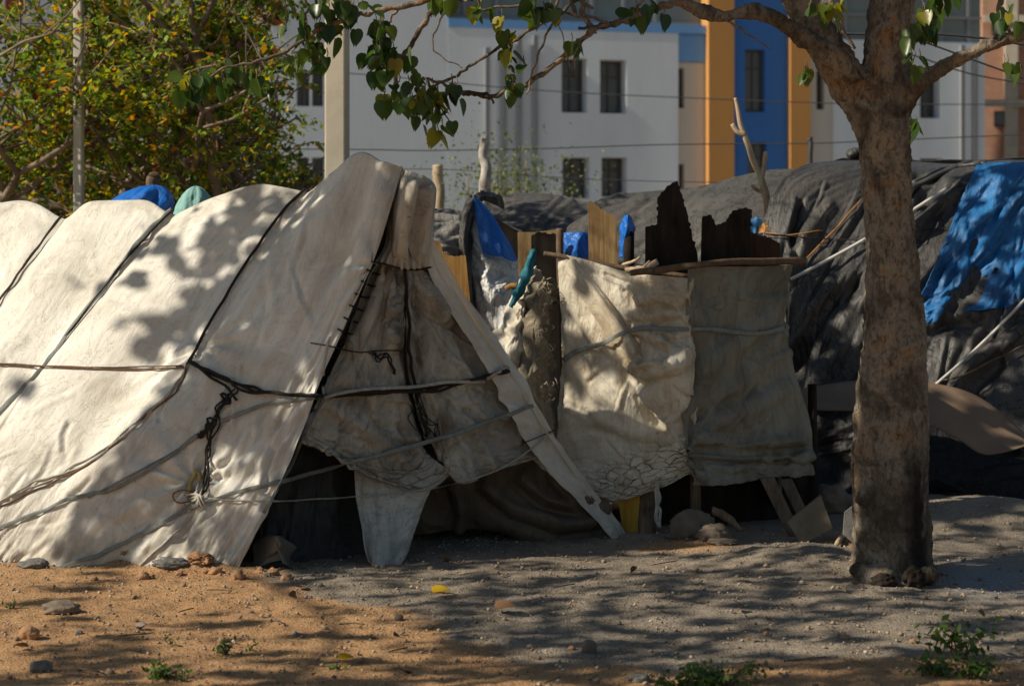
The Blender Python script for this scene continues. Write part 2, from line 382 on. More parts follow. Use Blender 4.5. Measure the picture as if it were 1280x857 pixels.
plast_blue2 = cloth_mat('bright_blue_plastic', (.01, .15, .58), (.01, .07, .3), .4, .4, .8, spec=.5)
plast_wht = cloth_mat('white_plastic', (.86, .86, .85), (.5, .47, .42), .4, .7, 1.0, spec=.2, sharp=1)
cloth_teal = cloth_mat('teal_cloth', (.25, .46, .43), (.15, .3, .28), .4, .8, .4)
sack_m = cloth_mat('sack_cloth', (.70, .64, .54), (.24, .18, .12), .7, .85, 1.0)
jute_m = cloth_mat('shaggy_jute', (.42, .36, .27), (.09, .065, .04), .9, .95, 1.4, weave=1)
rope_b = plain_mat('black_rope', (.025, .02, .018), .9, .4, 60)
rope_w = plain_mat('pale_rope', (.46, .43, .37), .8, .4, 60)
rope_br = plain_mat('brown_string', (.17, .10, .06), .9, .4, 60)
strap_m = plain_mat('grey_strap', (.22, .235, .225), .6, .3, 30)
strap_t = plain_mat('teal_strap', (.02, .16, .22), .6, .3, 30)
or_m = plain_mat('orange_string', (.42, .19, .05), .8, .3, 30)
wood_l = wood_mat('pale_plank_wood', (.50, .34, .17), (.26, .15, .065))
wood_o = wood_mat('orange_plank_wood', (.52, .29, .10), (.27, .13, .04))
wood_g = wood_mat('grey_brown_wood', (.22, .165, .115), (.09, .06, .04))
wood_d = wood_mat('charred_or_shade_wood', (.045, .035, .028), (.016, .012, .010), .95, grain=(16, 16, 4))
wood_p = wood_mat('bamboo_pole', (.19, .13, .085), (.09, .06, .04), .7)
wood_s = wood_mat('sunbleached_wood', (.60, .47, .33), (.32, .23, .15), .8)
ply = plain_mat('brown_sheet', (.23, .155, .105), .7, .2, 5, .1)
stone_m = plain_mat('tan_stone', (.20, .155, .115), .9, .35, 14, .6)
stone_g = plain_mat('grey_stone', (.19, .18, .165), .9, .35, 14, .6)
stone_o = plain_mat('orange_stone', (.38, .21, .11), .9, .3, 14, .5)
slab_m = plain_mat('tan_slab', (.19, .16, .115), .85, .3, 10, .3)
conc = plain_mat('concrete', (.52, .46, .37), .9, .16, 3, .3)
conc_w = plain_mat('whitewashed_pole', (.58, .54, .48), .9, .3, 4, .3)
metal_w = plain_mat('fence_wire', (.06, .06, .065), .6, .2, 30)
paper = plain_mat('litter_paper', (.75, .73, .72), .8, .1, 30)
leafM = leaf_mat('fig_leaf', [(0, (.022, .05, .012)), (.45, (.045, .085, .018)), (.86, (.08, .12, .022)), (.985, (.30, .26, .03))], .4, .32)
leafB = leaf_mat('feathery_leaf', [(0, (.04, .08, .018)), (.35, (.12, .20, .03)), (.68, (.28, .36, .045)), (.84, (.55, .44, .03)), (.94, (.75, .34, .02)), (1, (.16, .05, .035))], .4, .6)
leafP = leaf_mat('seed_pod', [(0, (.045, .02, .02)), (.6, (.12, .045, .04)), (1, (.2, .09, .06))], .2, .7)
leafD = leaf_mat('dark_leaf', [(0, (.010, .020, .010)), (.7, (.025, .045, .018)), (1, (.05, .07, .02))], .2, .7)
leafW = leaf_mat('weed_leaf', [(0, (.04, .09, .02)), (.7, (.09, .16, .03)), (1, (.17, .22, .05))], .35, .6)
dry_m = plain_mat('dry_leaf_brown', (.20, .11, .055), .8)
leafY = leaf_mat('yellow_leaf', [(0, (.60, .40, .02)), (1, (.55, .33, .02))], .3, .5)
leafS = leaf_mat('sapling_leaf', [(0, (.07, .11, .03)), (.6, (.14, .18, .05)), (1, (.30, .28, .10))], .35, .6)

# ================================================================ ground
def gh(X, Y):
    X = np.asarray(X, float); Y = np.asarray(Y, float)
    near = sm(Y, 1, 4)*(1-sm(Y, 22, 30))
    h = near*(.022*fbm(X*.8, Y*.8, 3, 1)+.010*fbm(X*3.1, Y*3.1, 3, 2))
    def mound(px, py, hgt, rx, ry):
        c = PG(px, py); return hgt*gs(X, Y, c[0], c[1], rx, ry)
    h = h+mound(240, 716, .05, .28, .08)+mound(160, 708, .055, .14, .08)+mound(60, 716, .015, .4, .1)
    h = h+mound(1000, 700, .07, .35, .35)+mound(900, 690, .03, .4, .15)+mound(1230, 650, .12, .7, .35)+mound(860, 683, .03, .25, .12)
    h = h-mound(1235, 728, .03, .35, .25)+mound(430, 735, .02, .4, .2)
    return h
def gzone(X, Y):
    """1 = orange earth, 0 = grey sand"""
    px = 640+F*X/np.maximum(Y, .5); py = HZ+F*CAMZ/np.maximum(Y, .5)
    n = fbm(X*1.6, Y*1.6, 4, 21)
    edge = 330+ (py-720)*3.2                               # boundary runs right as it comes nearer
    o = sm(edge-px+n*150, -90, 90)*sm(py+n*12, 690, 720)
    o = np.maximum(o, sm(py+n*25, 812, 850))
    o = np.maximum(o, .9*gs(px, py, 870, 686, 90, 10))
    o = np.maximum(o, .7*gs(px, py, 1075, 672, 60, 18))
    return np.clip(o, 0, 1), gs(px, py, 1240, 722, 75, 20)*sm(px, 1165, 1190)
def make_ground():
    xs = np.concatenate([[-400, -150, -60, -25, -12, -7, -5.0], np.arange(-4.6, 5.2, .02), [5.6, 7, 12, 25, 60, 150, 400]])
    ys = np.concatenate([[-60, -10, 0, 3, 5.5, 6.6], np.arange(7.0, 14.6, .02), [15, 16, 18, 21, 26, 35, 60, 120, 300, 800]])
    X, Y = np.meshgrid(xs, ys)
    fine = (np.abs(X) < 5)*(Y > 6.9)*(Y < 14.5)
    h = gh(X, Y)
    o, wet = gzone(X, Y)
    cl = np.clip(fbm(X*14, Y*14, 3, 5), 0, 1)
    h = h+fine*(1-.8*wet)*(.007*fbm(X*9, Y*9, 3, 3)+.0045*pn(X*23, Y*23, 4)+.010*cl+.006*np.clip(ridge(X*5, Y*7, 3, 8), 0, 1))
    Z = h
    m, nt, b = new_mat('earth')
    at = nt.nodes.new('ShaderNodeAttribute'); at.attribute_name = 'zone'
    aw = nt.nodes.new('ShaderNodeAttribute'); aw.attribute_name = 'wet'
    c = coord(nt)
    n1 = nz(nt, c, 3, 9, .65); n2 = nz(nt, c, 30, 6, .7); n3 = nz(nt, c, 110, 3, .6)
    zf = ramp(nt, mth(nt, 'ADD', at.outputs['Fac'], mth(nt, 'MULTIPLY', mth(nt, 'SUBTRACT', n2, .5), .8)), [(.3, 0.0), (.7, 1.0)])
    og = ramp(nt, n1, [(.3, (.40, .215, .10)), (.7, (.58, .34, .165))]); gr = ramp(nt, n1, [(.3, (.22, .18, .14)), (.7, (.38, .315, .245))])
    cc = mix(nt, zf, gr, og)
    cc = mix(nt, ramp(nt, n3, [(.35, .55), (.5, 0.0)]), cc, (.12, .085, .06))
    cc = mix(nt, ramp(nt, n2, [(.56, 0.0), (.72, .55)]), cc, (.62, .52, .40))
    vo = nt.nodes.new('ShaderNodeTexVoronoi'); vo.inputs['Scale'].default_value = 60; L(nt, c, vo.inputs['Vector'])
    cc = mix(nt, ramp(nt, vo.outputs['Distance'], [(.12, .5), (.28, 0.0)]), cc, mix(nt, vo.outputs['Color'], (.45, .33, .22), (.2, .16, .13)))
    cc = mix(nt, aw.outputs['Fac'], cc, (.27, .275, .28))
    L(nt, cc, b.inputs['Base Color'])
    rr = mth(nt, 'SUBTRACT', .95, mth(nt, 'MULTIPLY', aw.outputs['Fac'], .3)); L(nt, rr, b.inputs['Roughness']); b.inputs['Specular IOR Level'].default_value = .2
    p = bump(nt, b, n2, .7, .02); p = bump(nt, b, ramp(nt, vo.outputs['Distance'], [(.1, 1.0), (.4, 0.0)]), .6, .01, p); bump(nt, b, n3, .6, .008, p)
    G = np.stack([X, Y, Z], -1)
    ob = grid_obj('ground', G[:, :], m, base=(0, 0, 0), solid=0, surf=False, attr={'zone': o, 'wet': wet})
    struct(ob)
make_ground()
def onG(px, py):
    p = PG(px, py); p[2] = float(gh(p[0], p[1])); return p

# ================================================================ WHITE TENT
ED = lambda px: 10.0+(px-285)*.00253
tent = thing('tent', (-1.2, 10.6, 0), 'long white tarpaulin tent with roped sides, hooded peak and half open doorway', 'tent')
def bulge(p, q, v, k=1.45): return q+(p-q)*(1-v)**k
def tent_side():
    # columns: ridge -> foot in px; (ridge depth, foot depth)
    cols = [
     ([(-330, 262), (-400, 380), (-480, 520), (-560, 640), (-600, 706)], 12.3, 11.5),
     ([(-60, 257), (-110, 370), (-200, 500), (-290, 620), (-345, 706)], 11.75, 10.9),
     ([(30, 250), (-30, 370), (-115, 500), (-190, 610), (-240, 706)], 11.6, 10.7),
     ([(78, 269), (2, 372), (-75, 490), (-150, 600), (-195, 706)], 11.45, 10.6),
     ([(115, 251), (50, 365), (-35, 490), (-110, 600), (-150, 706)], 11.36, 10.5),
     ([(180, 251), (100, 370), (20, 490), (-60, 600), (-110, 706)], 11.27, 10.45),
     ([(216, 263), (125, 362), (32, 480), (-38, 595), (-90, 706)], 11.18, 10.4),
     ([(275, 243), (190, 365), (105, 480), (30, 590), (-25, 706)], 11.05, 10.35),
     ([(325, 231), (250, 355), (165, 480), (85, 590), (25, 706)], 10.95, 10.3),
     ([(381, 235), (310, 335), (236, 452), (155, 570), (80, 712)], 10.83, 10.2),
     ([(416, 215), (360, 330), (300, 460), (222, 590), (155, 714)], 10.68, 10.13),
     ([(452, 191), (408, 330), (350, 465), (285, 600), (225, 716)], 10.58, 10.06),
     ([(479, 202), (440, 325), (383, 465), (322, 600), (262, 719)], 10.50, 10.0),
     ([(503, 208), (468, 322), (405, 465), (352, 600), (289, 722)], 10.53, 9.97),
    ]
    nu, nv = 430, 200
    grid = []
    for pts, dr, df in cols:
        q = crs(A(pts, float), np.linspace(0, 1, 9)); col = []
        for i, (x, y) in enumerate(q):
            v = i/8; col.append(P(x, y, bulge(dr, df, v)))
        grid.append(col)
    C = np.swapaxes(A(grid), 0, 1)           # [9, ncol, 3]
    t = np.linspace(0, 1, nv); G = crs(C, t)
    G = np.swapaxes(crs(np.swapaxes(G, 0, 1), np.linspace(0, 1, nu)), 0, 1)
    u, v = uvgrid(nu, nv); cu = u*(len(cols)-1)
    wd = u*5.2; ht = v*2.2
    # cinch at ropes (cols 3, 6, 9)
    h = 0
    for c in (3, 6, 9): h = h-.034*np.exp(-np.abs(cu-c)/.30)*(.35+.65*np.clip(1-v*.7, 0, 1))
    # creases fanning to the front edge and foot, slack horizontal drapes between hoops
    h = h+.010*ridge(wd*.7+ht*.5, ht*.9, 2, 3)*(.4+.6*v)
    h = h+.006*fbm(wd*2.2, ht*1.0, 2, 9)
    fr = sm(cu, 8.5, 11.5)
    h = h+fr*(.25+.75*sm(v, .2, .6))*(.018*ridge(wd*3.2+ht*1.2, ht*.5, 2, 5)+.004*ridge(wd*9+ht*2, ht*1.4, 1, 6))
    h = h+.016*sm(v, .55, 1)*(1-.3*fr)*ridge(wd*3.4+ht*1.8, ht*1.0, 3, 12)
    h = h+.007*sm(v, .7, 1)*ridge(wd*9, ht*6, 2, 14)
    h = h+.009*(1-sm(v, 0, .35))*np.sin(ht*38+3*fbm(wd*2, ht*3, 2, 4))*(.5+pn(wd*1.5, ht, 8))
    h = h+.03*gs(cu, v, 10.6, .25, .5, .3)-.03*gs(cu, v, 11.5, .2, .35, .25)
    h = h+.006*sm(v, .45, .9)*ridge(wd*2.5-ht*3.5, ht*3+wd*1.5, 2, 31)*np.clip(.4+2*fbm(wd*.8, ht, 2, 33), 0, 1)+.03*np.sin(np.clip(v, 0, 1)*math.pi)*(np.sin(cu*2.1)*.4-.3)*(1-fr)
    # puckers around the tie knot (px 245,622) and rope knot (235,452)
    for (kc, kv, am, sp) in ((10.3, .76, .022, .9), (9.0, .46, .014, .6), (13.0, .27, .018, .7)):
        dx = (cu-kc)*.22; dy = (v-kv)*2.2; rr = np.hypot(dx, dy); an = np.arctan2(dy, dx)
        h = h+am*np.sin(an*9+3*pn(rr*4, an, 2))*np.exp(-rr/.22*1.0)*sm(rr, 0, .05)-am*.9*np.exp(-(rr/.06)**2)
    qx, qy = proj(G)
    for pts, wd, am in rcr(40, (240, 240, 440, 690), 2.0, 120, 5, .010, 461, .12)+rcr(34, (0, 500, 300, 700), 2.2, 60, 4.5, .010, 462, .45)+rcr(26, (0, 280, 330, 500), 2.6, 60, 5, .005, 463, .5)+rcr(16, (230, 600, 300, 700), 2.1, 60, 3.5, .008, 464, .3, .1):
        h = h+crease(qx, qy, pts, wd, am)
    N = normals(G); G = G+N*h[..., None]
    # far side
    nb = 60; R = G[0].copy()
    tb = np.linspace(0, 1, nb); ub = np.linspace(0, 1, nu)
    vec = A([1.0, 2.0])*(1-ub)[:, None]+A([1.95, 1.24])*ub[:, None]
    foot = np.concatenate([G[-1][:, :2]+vec, np.full((nu, 1), -.05)], 1)
    B = []
    for s in tb:
        p = R*(1-s)+foot*s; p[:, 2] = R[:, 2]*(1-s**.85)+foot[:, 2]*s**.85+.0; B.append(p)
    B = A(B); B[..., 2] += .012*ridge(ub[None]*9, tb[:, None]*2, 2, 4)*np.sin(tb*math.pi)[:, None]
    GG = np.concatenate([B[::-1][:-1], G], 0)
    soil = np.zeros(GG.shape[:2]); soil[nb-1:] = .55*sm(v, .80, 1.0)+.18*sm(v, .3, .9)+.25*np.exp(-(v/.03)**2); soil[:nb] = .2
    ob = grid_obj('side_tarp', GG, tarp_w, tent, solid=.004, attr={'soil': soil})
    # rear closing sheet
    tt = np.linspace(0, 1, 20)[:, None, None]; uu = np.linspace(0, 1, 20)[None, :, None]
    bf = B[:, 0][np.linspace(nb-1, 0, 20).astype(int)][:, None]; ff = G[:, 0][np.linspace(nv-1, 0, 20).astype(int)][:, None]
    E = bf*(1-uu)+ff*uu
    grid_obj('rear_sheet', E, tarp_w, tent, surf=False)
tent_side()
# front edge facing strip (white flap from the peak to the right foot)
def ef(px, py, o=0): return (px, py, ED(px)+o)
cloth('front_flap', [
 [ef(520, 300, .0), ef(541, 318, .02)], [ef(545, 360, -.03), ef(566, 350, .03)], [ef(585, 425, -.03), ef(617, 418, .03)],
 [ef(618, 480, -.05), ef(657, 478, .02)], [ef(640, 520, -.05), ef(688, 530, .02)], [ef(668, 566, -.05), ef(712, 572, .02)],
 [ef(704, 610, -.05), ef(742, 615, .02)], [ef(745, 646, -.07), ef(772, 652, .02)], [ef(768, 682, -.09), ef(790, 684, .02)]], 40, 220, tarp_w, tent,
 lambda u, v, U, V: .016*ridge(U*4+V*1.5, V*1.8, 3, 7)+.014*np.sin(u*math.pi)-.02*gs(u, v, .3, .43, .8, .02)-.02*gs(u, v, .4, .55, .8, .02)+.01*pn(V*3, u*1.5, 4), 'l', .02, 5, soilf=lambda px, py: .35+.4*sm(py, 560, 680))
# hood
cloth('hood', [
 [ef(497, 212, .05), ef(508, 212, -.05), ef(519, 216, -.09), ef(531, 221, -.09), ef(540, 226, -.02), ef(542, 233, .10)],
 [ef(489, 240, .08), ef(500, 237, -.10), ef(515, 236, -.20), ef(531, 238, -.16), ef(544, 240, -.04), ef(545, 240, .14)],
 [ef(482, 275, .10), ef(493, 272, -.08), ef(509, 272, -.18), ef(526, 274, -.13), ef(541, 276, -.05), ef(541, 276, .12)],
 [ef(479, 308, .08), ef(489, 308, -.04), ef(504, 310, -.10), ef(521, 312, -.08), ef(537, 312, -.03), ef(539, 312, .08)],
 [ef(468, 328, .0), ef(482, 332, -.03), ef(502, 335, -.04), ef(520, 336, -.04), ef(536, 334, -.02), ef(540, 330, .05)]], 150, 110, tarp_hood, tent,
 lambda u, v, U, V: .014*ridge(U*5-V*1.6, V*.8, 2, 11)+.012*sm(v, .6, 1)*np.sin(U*120), folds=[([(526, 222), (519, 265), (505, 330)], 7, -.05), ([(512, 225), (500, 270), (492, 325)], 8, .02), ([(535, 225), (530, 270), (520, 330)], 5, .03)])
# door cloth, left and right halves, gathered at the top
def doorfold(seed, k=20):
    def f(u, v, U, V):
        g = (1-sm(v, 0, .75))
        return .020*g*np.sin(u*k+seed+2*v)+.030*ridge(u*2.2+seed, v*1.1, 2, seed)*(.4+.6*v)+.012*ridge(U*4+V*2, V*3.4, 2, seed+2)+.007*ridge(U*9+V*5, V*8-U*3, 2, seed+6)+.003*fbm(U*20, V*20, 2, seed)
    return f
def crk(nu, nv, f):
    u, v = uvgrid(nu, nv); return np.clip(f(u, v), 0, 1)
cloth('door_cloth', [
 [ef(472, 324, .03), ef(482, 327, .01), ef(495, 330, .0), ef(508, 333, .02)],
 [ef(449, 388, .04), ef(466, 390, .01), ef(490, 392, -.01), ef(512, 392, .02)],
 [ef(414, 465, .04), ef(444, 468, .0), ef(480, 470, -.02), ef(516, 470, .02)],
 [ef(378, 540, .03), ef(425, 560, -.01), ef(480, 575, -.03), ef(535, 560, .0)],
 [ef(380, 548, .02), ef(425, 571, -.02), ef(520, 615, -.04), ef(566, 592, -.01)]], 190, 230, tarp_g, tent, doorfold(2.1), 'b', .012, 3, soilf=lambda px, py: .9*gs(px, py, 505, 430, 16, 120)+.5*gs(px, py, 490, 345, 30, 22)+.5*gs(px, py, 480, 585, 70, 25)+.3, folds=[([(500, 340), (490, 400), (470, 470), (440, 560)], 12, .035), ([(480, 335), (455, 400), (430, 440)], 10, .03), ([(505, 345), (498, 420), (520, 520), (540, 590)], 9, -.04), ([(400, 500), (450, 540), (520, 590)], 9, .025), ([(410, 470), (470, 500), (515, 500)], 12, .02)]+rcr(16, (420, 350, 505, 560), 1.7, 90, 5, .016, 411)+rcr(18, (400, 470, 530, 590), .5, 50, 4, .012, 412, .6),
 attr={'crk': crk(190, 230, lambda u, v: sm(v, .6, .85)*.9)})
cloth('door_cloth', [
 [ef(504, 334, .02), ef(515, 333, .0), ef(528, 334, .01), ef(538, 332, .04)],
 [ef(508, 392, .01), ef(530, 388, -.01), ef(560, 384, .05), ef(572, 384, .08)],
 [ef(512, 470, .01), ef(540, 468, -.02), ef(580, 465, .0), ef(616, 462, .05)],
 [ef(530, 540, .0), ef(560, 555, -.03), ef(610, 545, -.02), ef(660, 530, .04)],
 [ef(545, 565, .0), ef(574, 604, -.04), ef(620, 590, -.03), ef(682, 570, .02)]], 190, 230, tarp_g, tent, doorfold(5.3, 16), 'b', .008, 5, soilf=lambda px, py: .9*gs(px, py, 518, 440, 14, 110)+.7*gs(px, py, 560, 390, 30, 25)+.8*gs(px, py, 545, 540, 22, 40)+.3, folds=[([(515, 345), (540, 385), (575, 410), (600, 450)], 11, .025), ([(520, 350), (555, 420), (575, 500), (620, 545)], 12, .035), ([(530, 380), (560, 440), (600, 470)], 10, -.03), ([(550, 560), (600, 530), (655, 515)], 10, .03), ([(620, 590), (600, 540), (560, 510)], 8, .025)]+rcr(16, (515, 350, 600, 560), 1.2, 90, 5, .016, 421)+rcr(16, (520, 460, 660, 580), -.3, 50, 4, .012, 422, .6), uvs=(3, 1),
 attr={'crk': crk(190, 230, lambda u, v: .5*sm(v, .75, .95))})
cloth('hanging_cloth_strip', [
 [ef(442, 560, .03), ef(475, 575, .01), ef(520, 590, .01), ef(552, 590, .03)],
 [ef(446, 620, .02), ef(470, 622, .0), ef(505, 622, .0), ef(535, 620, .03)],
 [ef(452, 660, -.08), ef(472, 664, -.12), ef(500, 664, -.12), ef(521, 660, -.08)],
 [ef(459, 700, -.26), ef(470, 708, -.34), ef(492, 713, -.38), ef(508, 697, -.28)]], 90, 120, tarp_g, tent, doorfold(8.2, 6), 'b', .006, 6, uvs=(7, 3),
 attr={'crk': crk(90, 120, lambda u, v: .25+v*0)})
# dark inner sheets
cloth('inner_sheet_or_shade', [
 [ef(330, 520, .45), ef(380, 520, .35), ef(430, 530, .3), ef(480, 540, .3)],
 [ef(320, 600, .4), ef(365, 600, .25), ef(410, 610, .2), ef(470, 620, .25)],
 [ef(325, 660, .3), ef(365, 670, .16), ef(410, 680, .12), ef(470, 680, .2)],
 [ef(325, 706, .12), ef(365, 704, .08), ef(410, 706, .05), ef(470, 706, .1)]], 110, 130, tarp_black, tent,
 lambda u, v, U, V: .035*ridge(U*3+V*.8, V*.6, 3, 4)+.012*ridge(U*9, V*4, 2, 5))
cloth('inner_sheet_or_shade', [
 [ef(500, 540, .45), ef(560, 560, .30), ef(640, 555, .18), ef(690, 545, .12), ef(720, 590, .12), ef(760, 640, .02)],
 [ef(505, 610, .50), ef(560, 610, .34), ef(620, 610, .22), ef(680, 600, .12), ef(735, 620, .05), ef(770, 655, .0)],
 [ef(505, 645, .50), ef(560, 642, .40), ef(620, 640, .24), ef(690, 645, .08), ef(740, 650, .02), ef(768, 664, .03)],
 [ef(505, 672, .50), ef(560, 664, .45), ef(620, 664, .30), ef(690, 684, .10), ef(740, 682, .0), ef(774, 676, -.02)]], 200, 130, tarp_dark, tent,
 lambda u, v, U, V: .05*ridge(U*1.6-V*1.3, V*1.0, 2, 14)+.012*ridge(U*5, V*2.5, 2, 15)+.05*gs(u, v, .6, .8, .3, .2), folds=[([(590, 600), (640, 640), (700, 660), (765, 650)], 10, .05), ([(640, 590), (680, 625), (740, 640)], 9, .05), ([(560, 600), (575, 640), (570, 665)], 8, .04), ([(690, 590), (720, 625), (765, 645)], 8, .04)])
cloth('inner_sheet_or_shade', [
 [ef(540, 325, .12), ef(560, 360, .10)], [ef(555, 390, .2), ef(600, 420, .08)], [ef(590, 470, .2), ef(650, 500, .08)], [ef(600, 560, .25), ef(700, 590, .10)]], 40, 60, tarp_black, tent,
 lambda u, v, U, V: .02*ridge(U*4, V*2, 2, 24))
cloth('inner_sheet_or_shade', [
 [ef(470, 250, .25), ef(478, 235, .1), ef(500, 235, .12)], [ef(450, 320, .28), ef(470, 318, .14), ef(500, 330, .2)], [ef(400, 450, .35), ef(430, 420, .2), ef(470, 420, .25)]], 40, 60, tarp_black, tent)  # black sheet stands in for the shadow gap beside hood and lacing
# crumpled brown plastic at the left foot of the doorway
cloth('crumpled_sheet', [
 [ef(318, 672, .12), ef(335, 662, .02), ef(350, 668, -.06), ef(372, 680, .0)],
 [ef(310, 690, .05), ef(332, 685, -.12), ef(352, 672, -.2), ef(374, 692, -.06)],
 [ef(300, 712, .02), ef(330, 708, -.1), ef(356, 704, -.2), ef(374, 716, -.12)]], 60, 50, plain_mat('brown_plastic', (.15, .13, .105), .45, .3, 6, .2), tent,
 lambda u, v, U, V: .07*ridge(U*3.2, V*3.5, 1, 31))

def mkbvh(L_=None):
    vs = []; fs = []; n = 0
    for V, fc in (L_ or SURF): vs += [tuple(v) for v in V]; fs += [tuple(int(i)+n for i in f) for f in fc]; n += len(V)
    return BVHTree.FromPolygons(vs, fs)
BV = mkbvh()
# roping on the tent
strap('hoop_rope', [(78, 268), (40, 318), (0, 374), (-60, 455)], .008, rope_b, tent, .010, 2)
rope('hoop_rope', [(216, 262), (186, 292), (150, 333), (112, 383), (75, 430)], .007, rope_b, tent, jit=2)
strap('hoop_strap', [(216, 262), (185, 290), (140, 345), (75, 430), (45, 470), (0, 512), (-50, 560)], .014, strap_m, tent, .006, 3, 3)
rope('hoop_rope', [(381, 236), (350, 268), (310, 325), (270, 390), (236, 452)], .0085, rope_b, tent, jit=2, seed=1)
rope('guy_cord', [(-40, 452), (0, 454), (110, 459), (228, 457)], .0042, rope_br, tent, jit=1)
rope('guy_cord', [(-40, 455), (60, 458), (150, 462), (230, 459)], .0042, rope_br, tent, jit=1, seed=3)
for i, o in enumerate(((0, 0), (6, 3), (-4, 6))):
    rope('guy_cord', [(236, 452), (215+o[0], 485+o[1]), (170, 528+o[1]), (105+o[0], 577+o[1]), (40, 608+o[0]), (-20, 636+o[1])], .004+.001*i, (rope_w, rope_br, rope_w)[i], tent, jit=5, seed=i+4)
strap('grey_strap', [(-30, 668), (50, 640), (95, 620), (140, 612), (200, 578), (262, 534), (330, 506), (400, 497)], .0095, strap_m, tent, .012, 3, 5)
strap('grey_strap', [(60, 714), (130, 690), (190, 660), (245, 632), (300, 614), (345, 603), (450, 575), (560, 545), (610, 527), (666, 507)], .0105, strap_m, tent, .014, 2, 7)
rope('guy_cord', [(110, 622), (170, 590), (225, 560), (262, 536)], .005, strap_m, tent, jit=1)
rope('guy_cord', [(245, 622), (330, 626), (420, 622), (500, 616), (560, 606), (620, 588), (665, 560), (690, 540)], .0045, rope_w, tent, jit=1)
for i in range(3):
    rope('black_lashing', [(236, 452), (275, 472-i*2), (310, 483+i*3), (352, 492), (400, 494+i), (470, 492-i*2), (540, 484+i*2), (590, 474), (636, 461+i*2)], .0075, rope_b, tent, off=.014+.006*i, jit=5, seed=i*3+11)
rope('pale_lashing', [(404, 497), (440, 488), (500, 484), (560, 478), (600, 478), (610, 472), (630, 462), (634, 458)], .010, rope_w, tent, off=.028, jit=3, seed=4)
rope('pale_lashing', [(405, 496), (403, 470), (408, 440), (412, 420)], .007, rope_w, tent, off=.02, jit=3, seed=8)
rope('black_lashing', [(236, 452), (262, 470), (288, 488), (295, 500)], .007, rope_b, tent, off=.02, jit=4, seed=20)
for i in range(4):
    rope('hanging_cord', [(300-i*5, 482+i*3), (278-i*2, 510), (263+i*3, 530), (262-i*2, 560), (256+i*2, 590), (250+i, 618)], .0045, rope_b, tent, off=.015, jit=7, seed=i*2+31)
for i, c in enumerate(((282, 498, 10), (262, 528, 9), (255, 538, 14))):
    a = np.linspace(0, 7.5, 14); rope('rope_knot', [(c[0]+c[2]*.5*math.cos(t+i)+2*math.sin(3*t), c[1]+c[2]*.7*math.sin(t*1.2)) for t in a], .007, rope_b, tent, off=.02)
for i in range(9):
    an = i*.75+.3; r = 14+6*math.sin(i*2.3)
    rope('pale_knot', [(246+r*math.cos(an)*.9, 620+r*math.sin(an)), (248+3*math.cos(an*2), 620), (246-r*.8*math.cos(an+.6), 622-r*.7*math.sin(an+.4)+4)], .006, rope_w, tent, off=.02, jit=3, seed=i+50)
rope('pale_knot', [(240, 626), (222, 628), (216, 618), (228, 612), (244, 616)], .004, rope_br, tent, off=.02)
rope('pale_knot', [(250, 600), (247, 588), (238, 604), (236, 618)], .009, plain_mat('yellow_cord', (.5, .38, .12), .8), tent, off=.02)
rope('guy_cord', [(246, 626), (235, 650), (205, 680), (165, 714)], .006, rope_w, tent, jit=3, seed=71)
# wire round the hood neck, lacing, door wires
rope('neck_wire', [(464, 326), (480, 330), (502, 335), (522, 337), (540, 333)], .005, rope_b, tent, off=.012, jit=2)
for i in range(6):
    x = 463-i*7.0; y = 338+i*15; rope('lacing', [(x-5, y-2), (x+4, y+3), (x+13, y+5)], .0045, rope_b, tent, off=.01, jit=2, seed=i)
strap('edge_webbing', [(468, 330), (447, 378), (425, 425), (405, 470), (388, 520), (378, 548)], .013, strap_m, tent, .016, 4, 9)
strap('edge_webbing', [(412, 470), (400, 505), (385, 535), (360, 590), (330, 640)], .008, strap_m, tent, .014, 3, 19)
rope('door_wire', [(388, 428), (420, 434), (450, 440), (480, 437), (510, 440)], .0032, rope_b, tent, jit=2)
for i in range(3): rope('door_wire', [(463+i*3, 440), (473, 446+i*3), (484, 440+i*2), (490, 455), (494, 468-i*3)], .0038, rope_b, tent, jit=6, seed=i+80)
rope('door_seam', [(506, 336), (510, 380), (512, 430), (516, 470), (526, 520), (536, 545)], .009, rope_b, tent, off=.002, jit=4)
rope('flap_stitch', [(655, 553), (668, 548), (694, 537)], .003, rope_b, tent, off=.006)
for i in range(7):
    rope('frayed_thread', [(508+i*3, 486), (520+i*2, 505+i*3), (512+i*6, 520+i*2), (530+i*3, 545)], .0028, rope_b, tent, jit=9, seed=i+90)
TENTB = BV

